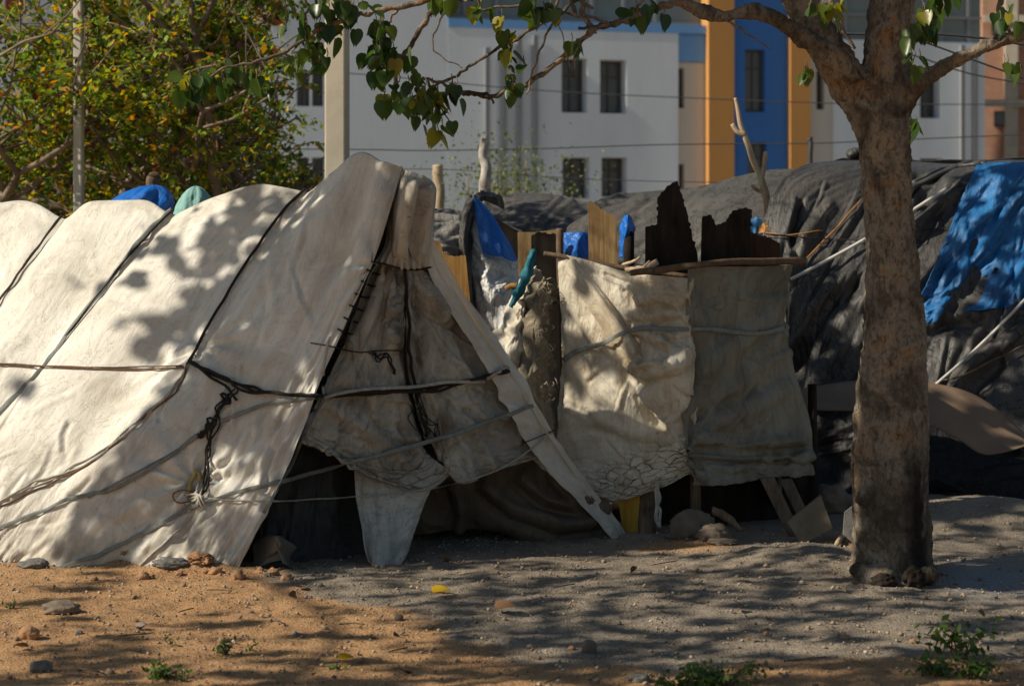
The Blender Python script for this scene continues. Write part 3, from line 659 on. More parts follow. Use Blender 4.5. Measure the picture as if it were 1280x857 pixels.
# ================================================================ BLACK TENTS BEHIND
SURF_T = list(SURF); SURF.clear()
bt = thing('black_tent', P(1150, 600, 13.6)*A([1, 1, 0]), 'big charcoal tarpaulin tent behind the tree trunk, partly covered by a blue sheet', 'tent')
def bt_disp(u, v, U, V):
    h = .05*ridge(U*.9+V*.6, V*.12, 2, 41)+.020*ridge(U*2.8+V*1.8, V*.3, 1, 42)*np.clip(.5+1.8*fbm(U*.9, V*.6, 1, 44), 0, 1)+.012*ridge(U*7+V*4.4, V*.5, 2, 43)*np.clip(.35+2*fbm(U*1.3+4, V*.6, 1, 46), 0, 1)+.003*ridge(U*16+V*9, V*1.2, 1, 47)
    h = h-.10*gs(u, v-.42+(u-.25)*1.6, .25, 0, .12, .03)*0
    return h*(.35+.65*sm(v, 0, .2))
cloth('tarp', [
 [(1000, 262, 15.2), (1012, 225, 15.15), (1045, 204, 15.1), (1110, 200, 15.0), (1190, 204, 14.9), (1260, 204, 14.8), (1340, 200, 14.7), (1450, 196, 14.6)],
 [(985, 235, 14.3), (992, 211, 14.3), (1020, 203, 14.3), (1090, 203, 14.2), (1160, 209, 14.1), (1230, 205, 14.0), (1310, 203, 13.9), (1430, 200, 13.8)],
 [(948, 285, 13.9), (965, 250, 13.9), (1000, 240, 13.9), (1060, 250, 13.85), (1120, 262, 13.8), (1200, 270, 13.7), (1290, 270, 13.6), (1420, 270, 13.5)],
 [(955, 370, 13.55), (975, 360, 13.55), (1000, 350, 13.5), (1050, 350, 13.5), (1110, 355, 13.45), (1190, 365, 13.4), (1290, 370, 13.3), (1420, 370, 13.2)],
 [(965, 450, 13.45), (985, 450, 13.4), (1010, 440, 13.35), (1060, 440, 13.3), (1120, 445, 13.3), (1200, 450, 13.2), (1290, 455, 13.1), (1420, 455, 13.0)],
 [(985, 495, 13.35), (1000, 500, 13.3), (1030, 505, 13.25), (1080, 505, 13.2), (1140, 510, 13.15), (1210, 520, 13.05), (1290, 545, 12.95), (1420, 550, 12.85)]],
 420, 230, tarp_blk, bt, bt_disp, 'b', .006, 4, folds=[([(1085, 345), (1040, 375), (1000, 430), (975, 470)], 13, -.09), ([(1200, 215), (1150, 260), (1100, 330), (1060, 380)], 12, .06), ([(1180, 225), (1120, 275), (1080, 310)], 9, -.05), ([(1040, 245), (1000, 300), (975, 350)], 10, .05), ([(1000, 245), (990, 290), (992, 330)], 6, -.05), ([(1290, 400), (1220, 450), (1190, 500)], 13, .08), ([(1255, 440), (1215, 480), (1200, 515)], 10, -.06), ([(1060, 420), (1020, 460), (1010, 495)], 11, .06), ([(1150, 420), (1175, 400), (1240, 395)], 9, .04)]+rcr(34, (985, 205, 1300, 440), 2.1, 190, 5.5, .024, 401, .16, .1)+rcr(40, (980, 205, 1300, 480), 2.15, 90, 3.5, .009, 402, .2, .1))
# rear slope
cloth('rear_tarp', [
 [(1000, 262, 15.2), (1045, 204, 15.1), (1190, 204, 14.9), (1450, 196, 14.6)],
 [(1020, 330, 15.6), (1060, 320, 15.7), (1200, 320, 15.6), (1450, 320, 15.3)],
 [(1030, 560, 16.0), (1060, 560, 16.1), (1200, 562, 16.0), (1450, 565, 15.8)]], 60, 40, tarp_blk, bt, lambda u, v, U, V: .03*ridge(U*2, V, 2, 4)-.03)
cloth('skirt_sheet', [
 [(990, 470, 13.6), (1080, 480, 13.5), (1170, 490, 13.4), (1240, 520, 13.3), (1300, 545, 13.1), (1420, 540, 12.9)],
 [(1000, 530, 13.4), (1080, 535, 13.2), (1170, 550, 13.1), (1240, 565, 13.05), (1300, 580, 12.9), (1420, 590, 12.6)],
 [(1000, 570, 13.3), (1080, 575, 13.2), (1170, 590, 12.95), (1240, 600, 12.85), (1300, 610, 12.7), (1420, 620, 12.4)],
 [(1000, 628, 13.0), (1080, 628, 13.0), (1170, 622, 12.9), (1240, 632, 12.75), (1300, 648, 12.4), (1420, 650, 12.2)]], 260, 110, plast_blk, bt,
 lambda u, v, U, V: .06*ridge(U*1.5+V*1.8, V*2, 2, 61)+.014*ridge(U*5+V*5, V*6, 2, 62))
BTB = mkbvh()
BV = BTB
rope('string', [(1000, 332), (1040, 290), (1076, 250)], .006, or_m, bt, jit=3); rope('string', [(955, 290), (985, 293), (1030, 287)], .004, or_m, bt, jit=3)
rope('string', [(955, 292), (1080, 300), (1150, 288), (1215, 283)], .004, rope_b, bt, off=.02, jit=2)
rope('string', [(1165, 478), (1200, 470), (1240, 450), (1280, 432)], .006, wood_g, bt, off=.03, jit=3)
def on_pole(pts, r, mat, name, label, off=.03):
    p, N = on(pts, off, n=14); a, b = p[0], p[-1]; y = min((p[:, 1]-np.linspace(a[1], b[1], 14)).min(), 0)
    a = a+A([0, y, 0]); b = b+A([0, y, 0])
    pts_ = A([a+(b-a)*t for t in np.linspace(0, 1, 14)]); pts_[:, 2] -= .02*np.sin(np.linspace(0, math.pi, 14))
    V, fc = tube_geo(pts_, r, 8); return tag(mk(name, V, fc, mat), label, 'pole')
white_pole = plain_mat('white_pole', (.62, .60, .56), .6, .15, 12)
on_pole([(988, 349), (1085, 290), (1182, 236)], .011, white_pole, 'pole', 'thin white pole lying slanted across the black tent, passing behind the tree trunk')
on_pole([(1168, 480), (1220, 425), (1285, 368)], .010, white_pole, 'pole', 'thin pale pole lying on the black tent right of the trunk, below the blue sheet')
# dark bundled folds along the ridge
for (pts, r) in (([(1095, 258), (1130, 240), (1165, 222), (1205, 206), (1232, 204)], .035), ([(1140, 230), (1175, 212), (1225, 206)], .03), ([(1060, 196), (1072, 190), (1084, 200)], .06), ([(1110, 300), (1160, 262), (1200, 225)], .02)):
    p, N = on(pts, .01, n=26); V, fc = tube_geo(p, r*(.7+.6*rng.random(26)), 9, flat=.6); mk('tarp_fold', V, fc, tarp_blk, bt)
# blue sheet
def drape(name, rows, nu, nv, mat, bvh, off=.02, disp=None, tear='', tamt=.02, seed=0, parent=None, holes=None, folds=None, **k):
    C = A(rows, float); Q = crs(C, np.linspace(0, 1, nv)); Q = np.swapaxes(crs(np.swapaxes(Q, 0, 1), np.linspace(0, 1, nu)), 0, 1)
    D = np.full((nv, nu), np.nan)
    for i in range(nv):
        for j in range(nu):
            h, _ = ray(bvh, *Q[i, j])
            if h is not None: D[i, j] = h[1]
    m = np.nanmean(D)
    for i in range(nv):
        r = D[i]; ok = ~np.isnan(r); D[i] = np.interp(np.arange(nu), np.arange(nu)[ok], r[ok]) if ok.any() else m
    G = np.zeros((nv, nu, 3)); D = D-off; G[..., 0] = (Q[..., 0]-640)/F*D; G[..., 1] = D; G[..., 2] = CAMZ-(Q[..., 1]-HZ)/F*D
    u, v = uvgrid(nu, nv)
    if disp: G = G+A([0, -1, 0])*disp(u, v, Q[..., 0]/190, Q[..., 1]/190)[..., None]
    for pts, wd, am in folds or (): G = G+A([0, -1, 0])*crease(Q[..., 0], Q[..., 1], pts, wd, am)[..., None]
    kp = rag(nu, nv, tear, tamt, 14, seed) if tear else np.ones((nv-1, nu-1), bool)
    if holes is not None: kp &= holes(u[:-1, :-1], v[:-1, :-1])
    return grid_obj(name, G, mat, parent, keep=kp, **k)
o = drape('blue_sheet', [[(1222, 203), (1250, 203), (1290, 202), (1340, 201), (1400, 200)], [(1196, 262), (1230, 265), (1280, 268), (1340, 268), (1400, 268)],
  [(1168, 330), (1205, 330), (1260, 330), (1320, 330), (1380, 330)], [(1145, 385), (1185, 372), (1240, 372), (1310, 370), (1380, 360)], [(1148, 418), (1172, 402), (1225, 388), (1295, 385), (1380, 380)]],
  210, 190, plast_blue, BTB, .035, lambda u, v, U, V: .07*ridge(U*1.3+V*1.1, V*.8-U*.3, 2, 71)+.03*ridge(U*3.2+V*2.6, V*1.4-U, 3, 73)+.008*ridge(U*11+V*8, V*5, 2, 74), 'b', .05, 8, folds=rcr(34, (1160, 205, 1300, 380), 2.1, 130, 5.5, .020, 451, .3),
  holes=lambda u, v: ~((fbm(u*10, v*8, 3, 77) > .62) & (v > .45) & (u > .3)))
tag(o, 'torn blue plastic sheet draped over the right of the black tent', 'tarpaulin')
BV = mkbvh()
# brown curved sheet leaning at the foot of the black tent
def curved_sheet():
    top = [(996, 487), (1060, 477), (1110, 474), (1165, 479), (1210, 490), (1248, 513), (1290, 552)]
    bot = [(996, 512), (1060, 513), (1110, 514), (1165, 532), (1200, 550), (1234, 568), (1292, 554)]
    G = lin(A([top, bot], float), np.linspace(0, 1, 12)); G = np.swapaxes(crs(np.swapaxes(G, 0, 1), np.linspace(0, 1, 70)), 0, 1)
    u, v = uvgrid(70, 12); D = 12.9-.25*v-.25*u+.25*(1-v)*0
    W = np.stack([(G[..., 0]-640)/F*D, D, CAMZ-(G[..., 1]-HZ)/F*D], -1)
    o = grid_obj('board', W, ply, None, solid=.008, surf=True); tag(o, 'bent brown board with a curved top edge leaning on the black tent behind the trunk', 'board')
curved_sheet()

# farther faded tents
def fartent(ridgepts, d0, d1, seed, label, mat, footy=560):
    t = thing('black_tent', (P(ridgepts[len(ridgepts)//2][0], 400, d0-.6)*A([1, 1, 0])), label, 'tent')
    n = len(ridgepts); D = np.linspace(d0, d1, n)
    rows = [[(x+14, y-1 if y < 300 else y, D[i]+.35) for i, (x, y) in enumerate(ridgepts)], [(x, y+4, D[i]) for i, (x, y) in enumerate(ridgepts)],
            [(x-28, y+34, D[i]-.5) for i, (x, y) in enumerate(ridgepts)], [(x-62, y+95, D[i]-.9) for i, (x, y) in enumerate(ridgepts)], [(x-85, gy(D[i]-1.1), D[i]-1.1) for i, (x, y) in enumerate(ridgepts)]]
    cloth('tarp', rows, 260, 150, mat, t, lambda u, v, U, V: (.055*ridge(U*.8+V*.9, V*.1, 1, seed)+.02*ridge(U*3+V*2.6, V*.25, 1, seed+1)+.009*ridge(U*8+V*6.5, V*.5, 1, seed+2))*(.3+.7*sm(v, .05, .3)), folds=rcr(24, (min(p[0] for p in ridgepts)-20, 205, max(p[0] for p in ridgepts), 300), 2.5, 150, 6, .018, seed+400, .15, .1))
    rows2 = [[(x+14, y-1, D[i]+.35) for i, (x, y) in enumerate(ridgepts)], [(x+20, gy(D[i]+2.0), D[i]+2.0) for i, (x, y) in enumerate(ridgepts)]]
    cloth('rear_tarp', rows2, 40, 20, mat, t, surf=False)
    return t
def gy(d): return HZ+CAMZ*F/d+3
fartent([(735, 250), (765, 243), (800, 240), (860, 234), (915, 220), (955, 213), (1010, 214), (1060, 222)], 16.6, 15.9, 81, 'long faded black tent with slanting folds, directly behind the charred boards', tarp_blk2)
fartent([(560, 268), (600, 258), (632, 243), (680, 244), (712, 252), (760, 262), (820, 262)], 18.3, 17.4, 84, 'farthest dull grey tent, seen between the blue triangle and the plank tops', tarp_blk2)
fartent([(480, 262), (520, 262), (545, 262), (570, 266), (600, 275), (640, 290)], 15.4, 15.0, 88, 'low grey tent just right of the white tent hood', tarp_blk2)

# ================================================================ PLASTIC SHELTER with blue triangle
sh = thing('plastic_shelter', P(620, 640, 12.9)*A([1, 1, 0]), 'shelter of crumpled white plastic with a blue triangle and black edge, beside the white tent', 'shelter')
DS = 12.7
cloth('white_sheet', [
 [(592, 246, DS), (596, 250, DS-.03), (601, 256, DS), (604, 262, DS+.05)],
 [(586, 290, DS), (598, 300, DS-.1), (612, 308, DS-.08), (640, 318, DS+.05)],
 [(588, 350, DS-.05), (608, 345, DS-.15), (630, 335, DS-.1), (652, 330, DS)],
 [(592, 410, DS-.1), (615, 400, DS-.2), (640, 390, DS-.15), (668, 380, DS)],
 [(600, 520, DS-.1), (630, 520, DS-.2), (660, 520, DS-.2), (700, 520, DS)],
 [(600, 640, DS-.1), (630, 640, DS-.2), (660, 640, DS-.2), (700, 640, DS)]], 190, 260, plast_wht, sh,
 lambda u, v, U, V: .045*ridge(U*2.5, V*1.6, 2, 91)+.016*ridge(U*9, V*7, 2, 92), 'rl', .04, 9)
cloth('blue_sheet', [
 [(591, 248, DS-.06), (594, 247, DS-.07), (597, 249, DS-.08), (600, 250, DS-.08)],
 [(596, 270, DS-.09), (604, 270, DS-.12), (611, 272, DS-.12), (618, 275, DS-.1)],
 [(601, 300, DS-.13), (612, 301, DS-.17), (624, 303, DS-.17), (637, 305, DS-.1)],
 [(606, 318, DS-.15), (619, 320, DS-.2), (633, 324, DS-.2), (647, 327, DS-.1)]], 70, 90, plast_blue2, sh,
 lambda u, v, U, V: .022*ridge(U*5, V*1.3, 3, 93), 'b', .04, 2)
cloth('black_edge', [[(582, 246, DS), (588, 243, DS-.06), (593, 246, DS-.05), (600, 250, DS)], [(574, 275, DS), (580, 274, DS-.12), (586, 275, DS-.13), (592, 278, DS-.05)], [(572, 320, DS), (578, 320, DS-.15), (584, 320, DS-.15), (589, 322, DS-.05)],
  [(576, 380, DS), (584, 380, DS-.15), (590, 380, DS-.15), (597, 384, DS-.08)], [(585, 620, DS), (592, 620, DS-.1), (600, 620, DS-.1), (606, 620, DS)]], 60, 160, tarp_blk2, sh, lambda u, v, U, V: .03*ridge(u*3.2+v, v*1.5, 2, 97))
cloth('ridge_roll', [[(598, 252, DS-.02), (604, 245, DS), (625, 250, DS+.8)], [(594, 244, DS+.05), (604, 238, DS+.1), (628, 246, DS+.9)], [(590, 250, DS+.2), (604, 250, DS+.3), (630, 262, DS+1)]], 40, 30, plast_blk, sh, lambda u, v, U, V: .02*ridge(U*6, V*4, 2, 98))
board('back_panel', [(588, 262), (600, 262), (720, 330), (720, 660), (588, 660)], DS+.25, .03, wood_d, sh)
# grey sheet and wooden crate board left of it
o = cloth('folded_sheet', [[(540, 268, 12.9), (556, 266, 12.9), (574, 268, 12.9)], [(540, 292, 12.7), (556, 296, 12.6), (577, 290, 12.7)], [(540, 325, 12.6), (560, 320, 12.55), (582, 330, 12.6)], [(540, 400, 12.6), (560, 400, 12.55), (584, 400, 12.6)]],
  60, 70, cloth_mat('grey_foil', (.30, .28, .26), (.08, .07, .06), .6, .45, 1.2, sharp=1), None, lambda u, v, U, V: .03*ridge(U*1.5+V*1.2, V*5, 2, 95))
tag(o, 'creased grey plastic sheet hanging above the orange plank by the hood', 'plastic sheet')
o = board('plank', [(536, 300), (548, 301), (556, 318), (568, 321), (582, 319), (590, 400), (590, 560), (536, 560)], 12.3, .03, wood_o, jag=(1, 2, 3)); tag(o, 'orange brown plank with a stepped top, right of the white tent hood', 'plank')

# ================================================================ SHACK
SURF_T += SURF; SURF.clear()
shack = thing('shack', P(860, 660, 11.5)*A([1, 1, 0]), 'small enclosure of pale stained sheets tied over poles and broken boards', 'shack')
def sdL(px): return 11.50-(px-697)/168*.38
def sdR(px): return 11.12+(px-865)/153*.42
def L_(px, py, o=0): return (px, py, sdL(px)+o)
def R_(px, py, o=0): return (px, py, sdR(px)+o)
def shL(u, v, U, V):
    h = .014*ridge(U*2.2, V*2.2, 3, 101)+.006*ridge(U*7, V*7, 3, 102)
    h = h+.06*gs(u, v, .80, .44, .13, .08)-.07*gs(u, v, .74, .60, .16, .07)
    h = h+sm(v, .7, .9)*.010*ridge(U*9, V*16, 3, 104)
    return h
cloth('front_sheet', [
 [L_(696, 316), L_(722, 322, -.01), L_(750, 330), L_(790, 341), L_(830, 345), L_(868, 348)],
 [L_(700, 380), L_(728, 382, -.02), L_(760, 385, -.02), L_(795, 390), L_(828, 392), L_(862, 395)],
 [L_(700, 450), L_(730, 450, -.02), L_(765, 455, -.03), L_(800, 458, -.04), L_(835, 455, -.06), L_(870, 452, -.03)],
 [L_(697, 520), L_(735, 522, -.02), L_(770, 525, -.02), L_(800, 527), L_(835, 527, .02), L_(862, 530, .01)],
 [L_(694, 575), L_(735, 580), L_(770, 582, -.02), L_(800, 580, -.01), L_(832, 575, .01), L_(858, 570, .02)],
 [L_(692, 612), L_(735, 619), L_(768, 625, -.03), L_(797, 620, -.02), L_(835, 606, .0), L_(866, 590, .02)]], 300, 420, tarp_shackL, shack, shL, 'brl', .012, 11, soilf=lambda px, py: .9*gs((px-760)-(py-400)*.55, py, 0, 410, 17, 60)+.6*gs(px, py, 800, 430, 45, 35)+.5*gs(px, py, 730, 450, 20, 50)+.25*gs(px, py, 830, 400, 40, 60)+.5*gs(px, py, 800, 610, 60, 12)+.08, folds=[([(800, 480), (830, 520), (845, 545)], 12, .03),
  ([(775, 452), (810, 468), (850, 462), (866, 430)], 9, .055), ([(785, 462), (815, 500), (850, 540)], 12, .04), ([(872, 478), (862, 510), (848, 548)], 9, -.05),
  ([(790, 380), (830, 372), (862, 380)], 9, .03), ([(780, 395), (820, 400), (855, 390)], 8, .025), ([(800, 365), (800, 395), (790, 420)], 8, .03), ([(820, 430), (840, 440), (835, 470)], 7, .04), ([(735, 525), (790, 545), (848, 548)], 9, .025), ([(705, 400), (712, 470), (705, 560)], 9, .02)]+rcr(22, (700, 335, 860, 560), .9, 70, 4, .010, 431, .9, .15)+rcr(14, (780, 350, 865, 480), .2, 50, 4.5, .018, 432, .4),
 attr={'crk': crk(300, 420, lambda u, v: sm(v+.25*(u-.5), .70, .86)*1.0+0.5*gs(u, v, .75, .78, .3, .08))})
cloth('rolled_fold', [
 [L_(703, 332, .01), L_(709, 328, -.03), L_(717, 324, -.03), L_(722, 326, .01)], [L_(722, 368, .01), L_(731, 364, -.06), L_(741, 357, -.06), L_(748, 356, .01)],
 [L_(748, 408, .01), L_(758, 403, -.085), L_(769, 395, -.08), L_(775, 392, .01)], [L_(772, 450, .01), L_(783, 444, -.085), L_(794, 434, -.08), L_(799, 430, .01)],
 [L_(790, 474, .02), L_(799, 466, -.06), L_(806, 456, -.055), L_(809, 452, .02)]], 50, 160, tarp_shackL, shack, lambda u, v, U, V: .012*ridge(U*7+V, V*1.6, 2, 161)+.004*fbm(U*20, V*12, 3, 5), soilf=lambda px, py: .75*sm(py, 350, 400)+.15)
def shR(u, v, U, V):
    h = .018*ridge(U*1.8+V*.8, V*1.5-U*.7, 3, 111)+.006*ridge(U*6, V*6, 3, 112)
    h = h-.03*np.exp(-((v-.76-.06*u)/.02)**2)+.025*np.exp(-((v-.72-.06*u)/.03)**2)
    h = h+.03*np.sin(np.arctan2(v-.74, u+.03)*10)*np.exp(-np.hypot(v-.74, u+.03)/.25)
    return h+.02*ridge(u*4, v*1.0, 2, 115)*(1-sm(v, 0, .25))
cloth('side_sheet', [
 [R_(862, 334, -.01), R_(905, 333), R_(950, 333), R_(990, 331)],
 [R_(858, 390, .02), R_(900, 392), R_(945, 392, -.02), R_(980, 388)],
 [R_(862, 460, .03), R_(905, 462, -.01), R_(950, 460, -.02), R_(992, 455)],
 [R_(856, 530, .03), R_(905, 535, .0), R_(960, 532, -.02), R_(1014, 528)],
 [R_(862, 580, .02), R_(910, 582, .0), R_(965, 578, -.02), R_(1018, 575)],
 [R_(866, 607, .02), R_(912, 606, .0), R_(968, 596, .0), R_(1019, 594)]], 240, 360, tarp_shackR, shack, shR, 'b', .02, 13, folds=[([(990, 345), (950, 400), (900, 440), (868, 470)], 13, .03), ([(995, 470), (950, 500), (900, 520), (862, 535)], 12, .03), ([(985, 400), (940, 450), (910, 500)], 10, .025), ([(866, 345), (900, 420), (905, 480)], 12, -.02), ([(862, 548), (920, 560), (1016, 552)], 8, .035), ([(1010, 560), (990, 580), (985, 600)], 8, .03)]+rcr(24, (865, 340, 1000, 590), 2.4, 70, 5.5, .014, 441, .7))
# hidden back sheet so that the enclosure is closed
cloth('back_sheet', [[(985, 335, 11.65), (950, 335, 12.5), (800, 335, 12.7), (700, 322, 12.2)], [(975, 630, 11.65), (940, 630, 12.5), (800, 620, 12.7), (700, 640, 12.1)]], 60, 40, tarp_shackR, shack, lambda u, v, U, V: .03*ridge(U*2, V*2, 2, 3), surf=False)
board('interior_shade_board', [(765, 560), (870, 560), (870, 676), (765, 668)], (11.85, 11.6), .03, wood_d, shack)  # dark boards added to stand for the shade inside, below the hem
board('interior_shade_board', [(868, 560), (1015, 560), (1015, 655), (868, 665)], (11.62, 12.0), .03, wood_d, shack)
BV = mkbvh()
strap('tie_strap', [(704, 450), (722, 438), (750, 430), (780, 416), (810, 410), (850, 411), (900, 413), (950, 416), (980, 410)], .013, strap_m, shack, .012, 2, 4)
# boards standing in the rim
board('board', [(735, 252), (741, 253), (752, 262), (762, 268), (770, 268), (777, 420), (738, 420)], (11.62, 11.62), .03, wood_l, shack, jag=(0, 1, 2))
board('charred_or_shade_board', [(807, 284), (822, 280), (822, 248), (833, 234), (846, 226), (852, 242), (858, 262), (872, 318), (878, 440), (806, 440)], 11.5, .035, wood_d, shack, jag=(0, 1, 2, 3, 4, 5, 6))
board('charred_or_shade_board', [(878, 272), (888, 268), (896, 282), (908, 277), (916, 264), (930, 260), (940, 262), (938, 300), (938, 440), (873, 440)], 11.56, .035, wood_d, shack, jag=(0, 1, 2, 3, 4, 5, 6))
board('board', [(938, 290), (962, 297), (975, 304), (974, 440), (936, 440)], 11.66, .03, wood_mat('reddish_wood', (.10, .055, .035), (.05, .028, .02)), shack, jag=(0,))
board('board', [(647, 290), (668, 290), (704, 286), (705, 296), (668, 300), (668, 350), (648, 345)], 12.05, .03, wood_l, shack)
board('charred_or_shade_board', [(664, 296), (672, 290), (698, 293), (704, 300), (704, 560), (690, 640), (668, 560)], 11.9, .03, wood_d, shack, jag=(0, 1))  # not charred: dark board added for the shade in the doorway opening
tube('post', [P(700, 286, 11.75), P(700, 330, 11.72), P(704, 450, 11.7), P(706, 668, 11.68)], [.022, .02, .022], wood_p, shack, n=30)
tube('post', [P(866, 330, 11.3), P(868, 480, 11.3), P(870, 674, 11.3)], [.025, .03], wood_g, shack, n=20)
tube('post', [P(1015, 480, 11.75), P(1016, 560, 11.7), P(1018, 662, 11.65)], [.026, .03], wood_d, shack, n=20, seg=5)
tube('post', [P(808, 560, 11.4), P(808, 610, 11.36), P(809, 672, 11.3)], [.045, .05], wood_g, shack, n=20)
tube('rim_pole', [P(680, 317, 11.5), P(700, 320, 11.48), P(760, 332, 11.42), P(865, 346, 11.3)], [.014, .014], wood_p, shack, n=20)
o = tube('pole', [P(788, 341, 11.16), P(830, 337, 11.10), P(880, 330, 11.06), P(940, 326, 11.25), P(1006, 327, 11.5)], [.016, .02, .017, .019, .021], wood_p, None, n=40, jit=.01); tag(o, 'knobbly brown pole resting along the top of the right hand sheet', 'pole')
for i, (a, b, r) in enumerate((((783, 338), (822, 328), .018), ((778, 331), (800, 322), .008), ((786, 344), (812, 327), .006))):
    o = tube('stick', [P(*a, 11.3), P((a[0]+b[0])/2, (a[1]+b[1])/2+1, 11.25), P(*b, 11.22)], r, wood_s, None, n=14, jit=.008)
    tag(o, ('thickest pale stick stub lying on the sheet rim by the charred board', 'short thin stick lying highest in the twig heap on the rim', 'bent thin twig crossing the thick stub on the rim')[i], 'stick')
# blue rags
def rag_obj(name, pts, label, mat, seed, cat='rag', nu=40, nv=40, amp=.02, tear=''):
    o = cloth(name, pts, nu, nv, mat, None, lambda u, v, U, V: amp*ridge(U*7, V*5, 3, seed), tear, .03, seed, surf=False); return tag(o, label, cat)
rag_obj('blue_cloth', [[(704, 291, 12.0), (722, 290, 11.95), (742, 292, 12.0)], [(704, 322, 12.0), (722, 321, 11.9), (742, 326, 12.0)], [(704, 350, 12.1), (722, 350, 12.0), (742, 350, 12.1)]], 'dark blue cloth stretched between the door post and the pale plank', plast_blue2, 131)
rag_obj('blue_rag', [[(780, 270, 11.9), (785, 268, 11.85), (790, 271, 11.9)], [(776, 285, 11.9), (783, 286, 11.8), (793, 287, 11.9)], [(774, 300, 11.9), (780, 302, 11.82), (790, 300, 11.9)], [(772, 322, 11.9), (780, 322, 11.82), (789, 322, 11.9)]], 'crumpled blue rag beside the pale plank on its right', plast_blue2, 133)
tube('stump_post', [P(786, 292, 11.85), P(786, 320, 11.8), P(787, 420, 11.8)], [.032, .03], wood_d, shack, n=14)
rag_obj('blue_rag', [[(940, 276, 12.2), (946, 272, 12.15), (952, 276, 12.2)], [(936, 286, 12.2), (944, 287, 12.1), (952, 290, 12.2)], [(936, 296, 12.2), (944, 298, 12.1), (950, 300, 12.2)]], 'small light blue rag beside the right charred board', cloth_mat('sky_rag', (.08, .30, .60), (.04, .1, .2), .5), 135, nu=20, nv=20)
rag_obj('orange_rag', [[(946, 284, 12.15), (953, 280, 12.1), (960, 276, 12.15)], [(948, 292, 12.1), (956, 287, 12.0), (962, 282, 12.1)]], 'scrap of orange netting tangled in the small light blue rag', or_m, 136, nu=16, nv=12)
# hanging sacks
rag_obj('hanging_sack', [
 [(660, 338, 11.75), (665, 334, 11.7), (671, 335, 11.7), (676, 340, 11.75)],
 [(645, 362, 11.75), (656, 360, 11.62), (666, 360, 11.62), (677, 362, 11.75)],
 [(628, 398, 11.75), (646, 398, 11.55), (662, 396, 11.58), (676, 396, 11.7)],
 [(617, 424, 11.7), (636, 434, 11.5), (656, 434, 11.55), (676, 432, 11.7)],
 [(620, 452, 11.7), (640, 466, 11.5), (658, 470, 11.58), (672, 476, 11.7)]], 'off white sack cloth hanging in soft folds beside the doorway post', sack_m, 141, 'sack', 110, 140, .04)
rag_obj('shaggy_sack', [
 [(672, 340, 11.66), (680, 346, 11.58), (688, 350, 11.6), (692, 356, 11.66)],
 [(655, 372, 11.62), (668, 366, 11.5), (682, 362, 11.52), (697, 374, 11.62)],
 [(650, 392, 11.6), (664, 392, 11.48), (678, 388, 11.5), (688, 392, 11.62)],
 [(650, 440, 11.6), (664, 442, 11.45), (680, 440, 11.5), (691, 440, 11.62)],
 [(642, 480, 11.6), (662, 490, 11.45), (682, 490, 11.5), (697, 488, 11.62)],
 [(660, 540, 11.6), (672, 545, 11.48), (684, 545, 11.5), (698, 540, 11.62)]], 'rough frayed brown grey sacking hanging in front of the dark doorway', jute_m, 144, 'sack', 120, 200, .045, 'br')
rag_obj('strap', [[(664, 312, 11.62), (668, 310, 11.6), (671, 314, 11.62)], [(656, 336, 11.6), (660, 338, 11.56), (665, 340, 11.6)], [(645, 358, 11.56), (649, 361, 11.52), (654, 364, 11.56)], [(636, 381, 11.55), (639, 384, 11.52), (643, 384, 11.55)]], 'twisted teal strap hanging over the off white sack cloth', plain_mat('teal_cloth_strap', (.015, .16, .22), .75, .3, 20), 149, 'strap', 30, 60, .03)
o = tube('wood_peg', [P(632, 361, 11.56), P(640, 357, 11.55), P(646, 358, 11.55)], [.014, .018], wood_o, None, n=8); tag(o, 'small orange brown peg caught on the teal strap', 'peg')
for i in range(60):   # frayed threads of the sacking are part of it
    y = random.uniform(352, 500); x = random.gauss(680, 7)
    tube('frayed_thread', [P(x, y, 11.47), P(x+random.uniform(-3, 3), y+3, 11.44), P(x+random.uniform(-5, 5), y+random.uniform(2, 10), 11.46)], .0024, jute_m if i % 2 else sack_m, bpy.data.objects['shaggy_sack'], n=8, seg=4)

# things under the hem
o = board('plank', [(772, 622), (800, 612), (800, 672), (781, 674)], 11.32, .03, wood_mat('ochre_board', (.55, .33, .06), (.36, .19, .03))); tag(o, 'ochre yellow board standing under the pale sheet beside the post', 'board')
for k in range(2):
    o_ = tube('hanging_rope', [P(821+k*3, 600, 11.2), P(824-k*4, 622, 11.17), P(820+k*5, 640, 11.16), P(825, 660, 11.14)], .011-.003*k, rope_w, None, n=30, jit=.012); tag(o_, ('thicker twisted pale rope hanging under the pale sheet', 'thinner pale rope wound round the thicker hanging rope')[k], 'rope')
def slabplane(name, poly, d, mat, th, label, cat): o = board(name, poly, d, th, mat, lean=.25); return tag(o, label, cat)
slabplane('plank', [(950, 598), (968, 596), (1002, 668), (988, 674)], 11.25, wood_g, .03, 'dark grey brown plank leaning left of the shorter one under the shaded sheet', 'plank')
slabplane('plank', [(975, 600), (990, 598), (1012, 645), (1000, 652)], 11.35, wood_g, .03, 'shorter dark plank leaning behind the square slab', 'plank')
slabplane('slab', [(984, 652), (1026, 619), (1041, 660), (1002, 681)], 11.02, slab_m, .035, 'square tan slab tipped on its corner beside the shaded sheet', 'slab')
slabplane('sheet_piece', [(1056, 640), (1072, 628), (1080, 690), (1054, 668)], 10.9, stone_g, .02, 'grey sheet offcut standing just behind the trunk on its left', 'sheet')
def rk(px, py, w_, h_, mat, label, seed, group=None, dep=None, **k):
    c = onG(px, py); s = c[1]/F; r = (w_*s/2, (dep or w_*.8)*s/2, h_*s/2); c = c+A([0, r[1]*.6, r[2]*.62]); return rock(c, r, mat, label, seed, group, **k)
rk(868, 676, 58, 46, stone_m, 'large round brown stone in front of the shack', 3, rough=.13, sub=4)
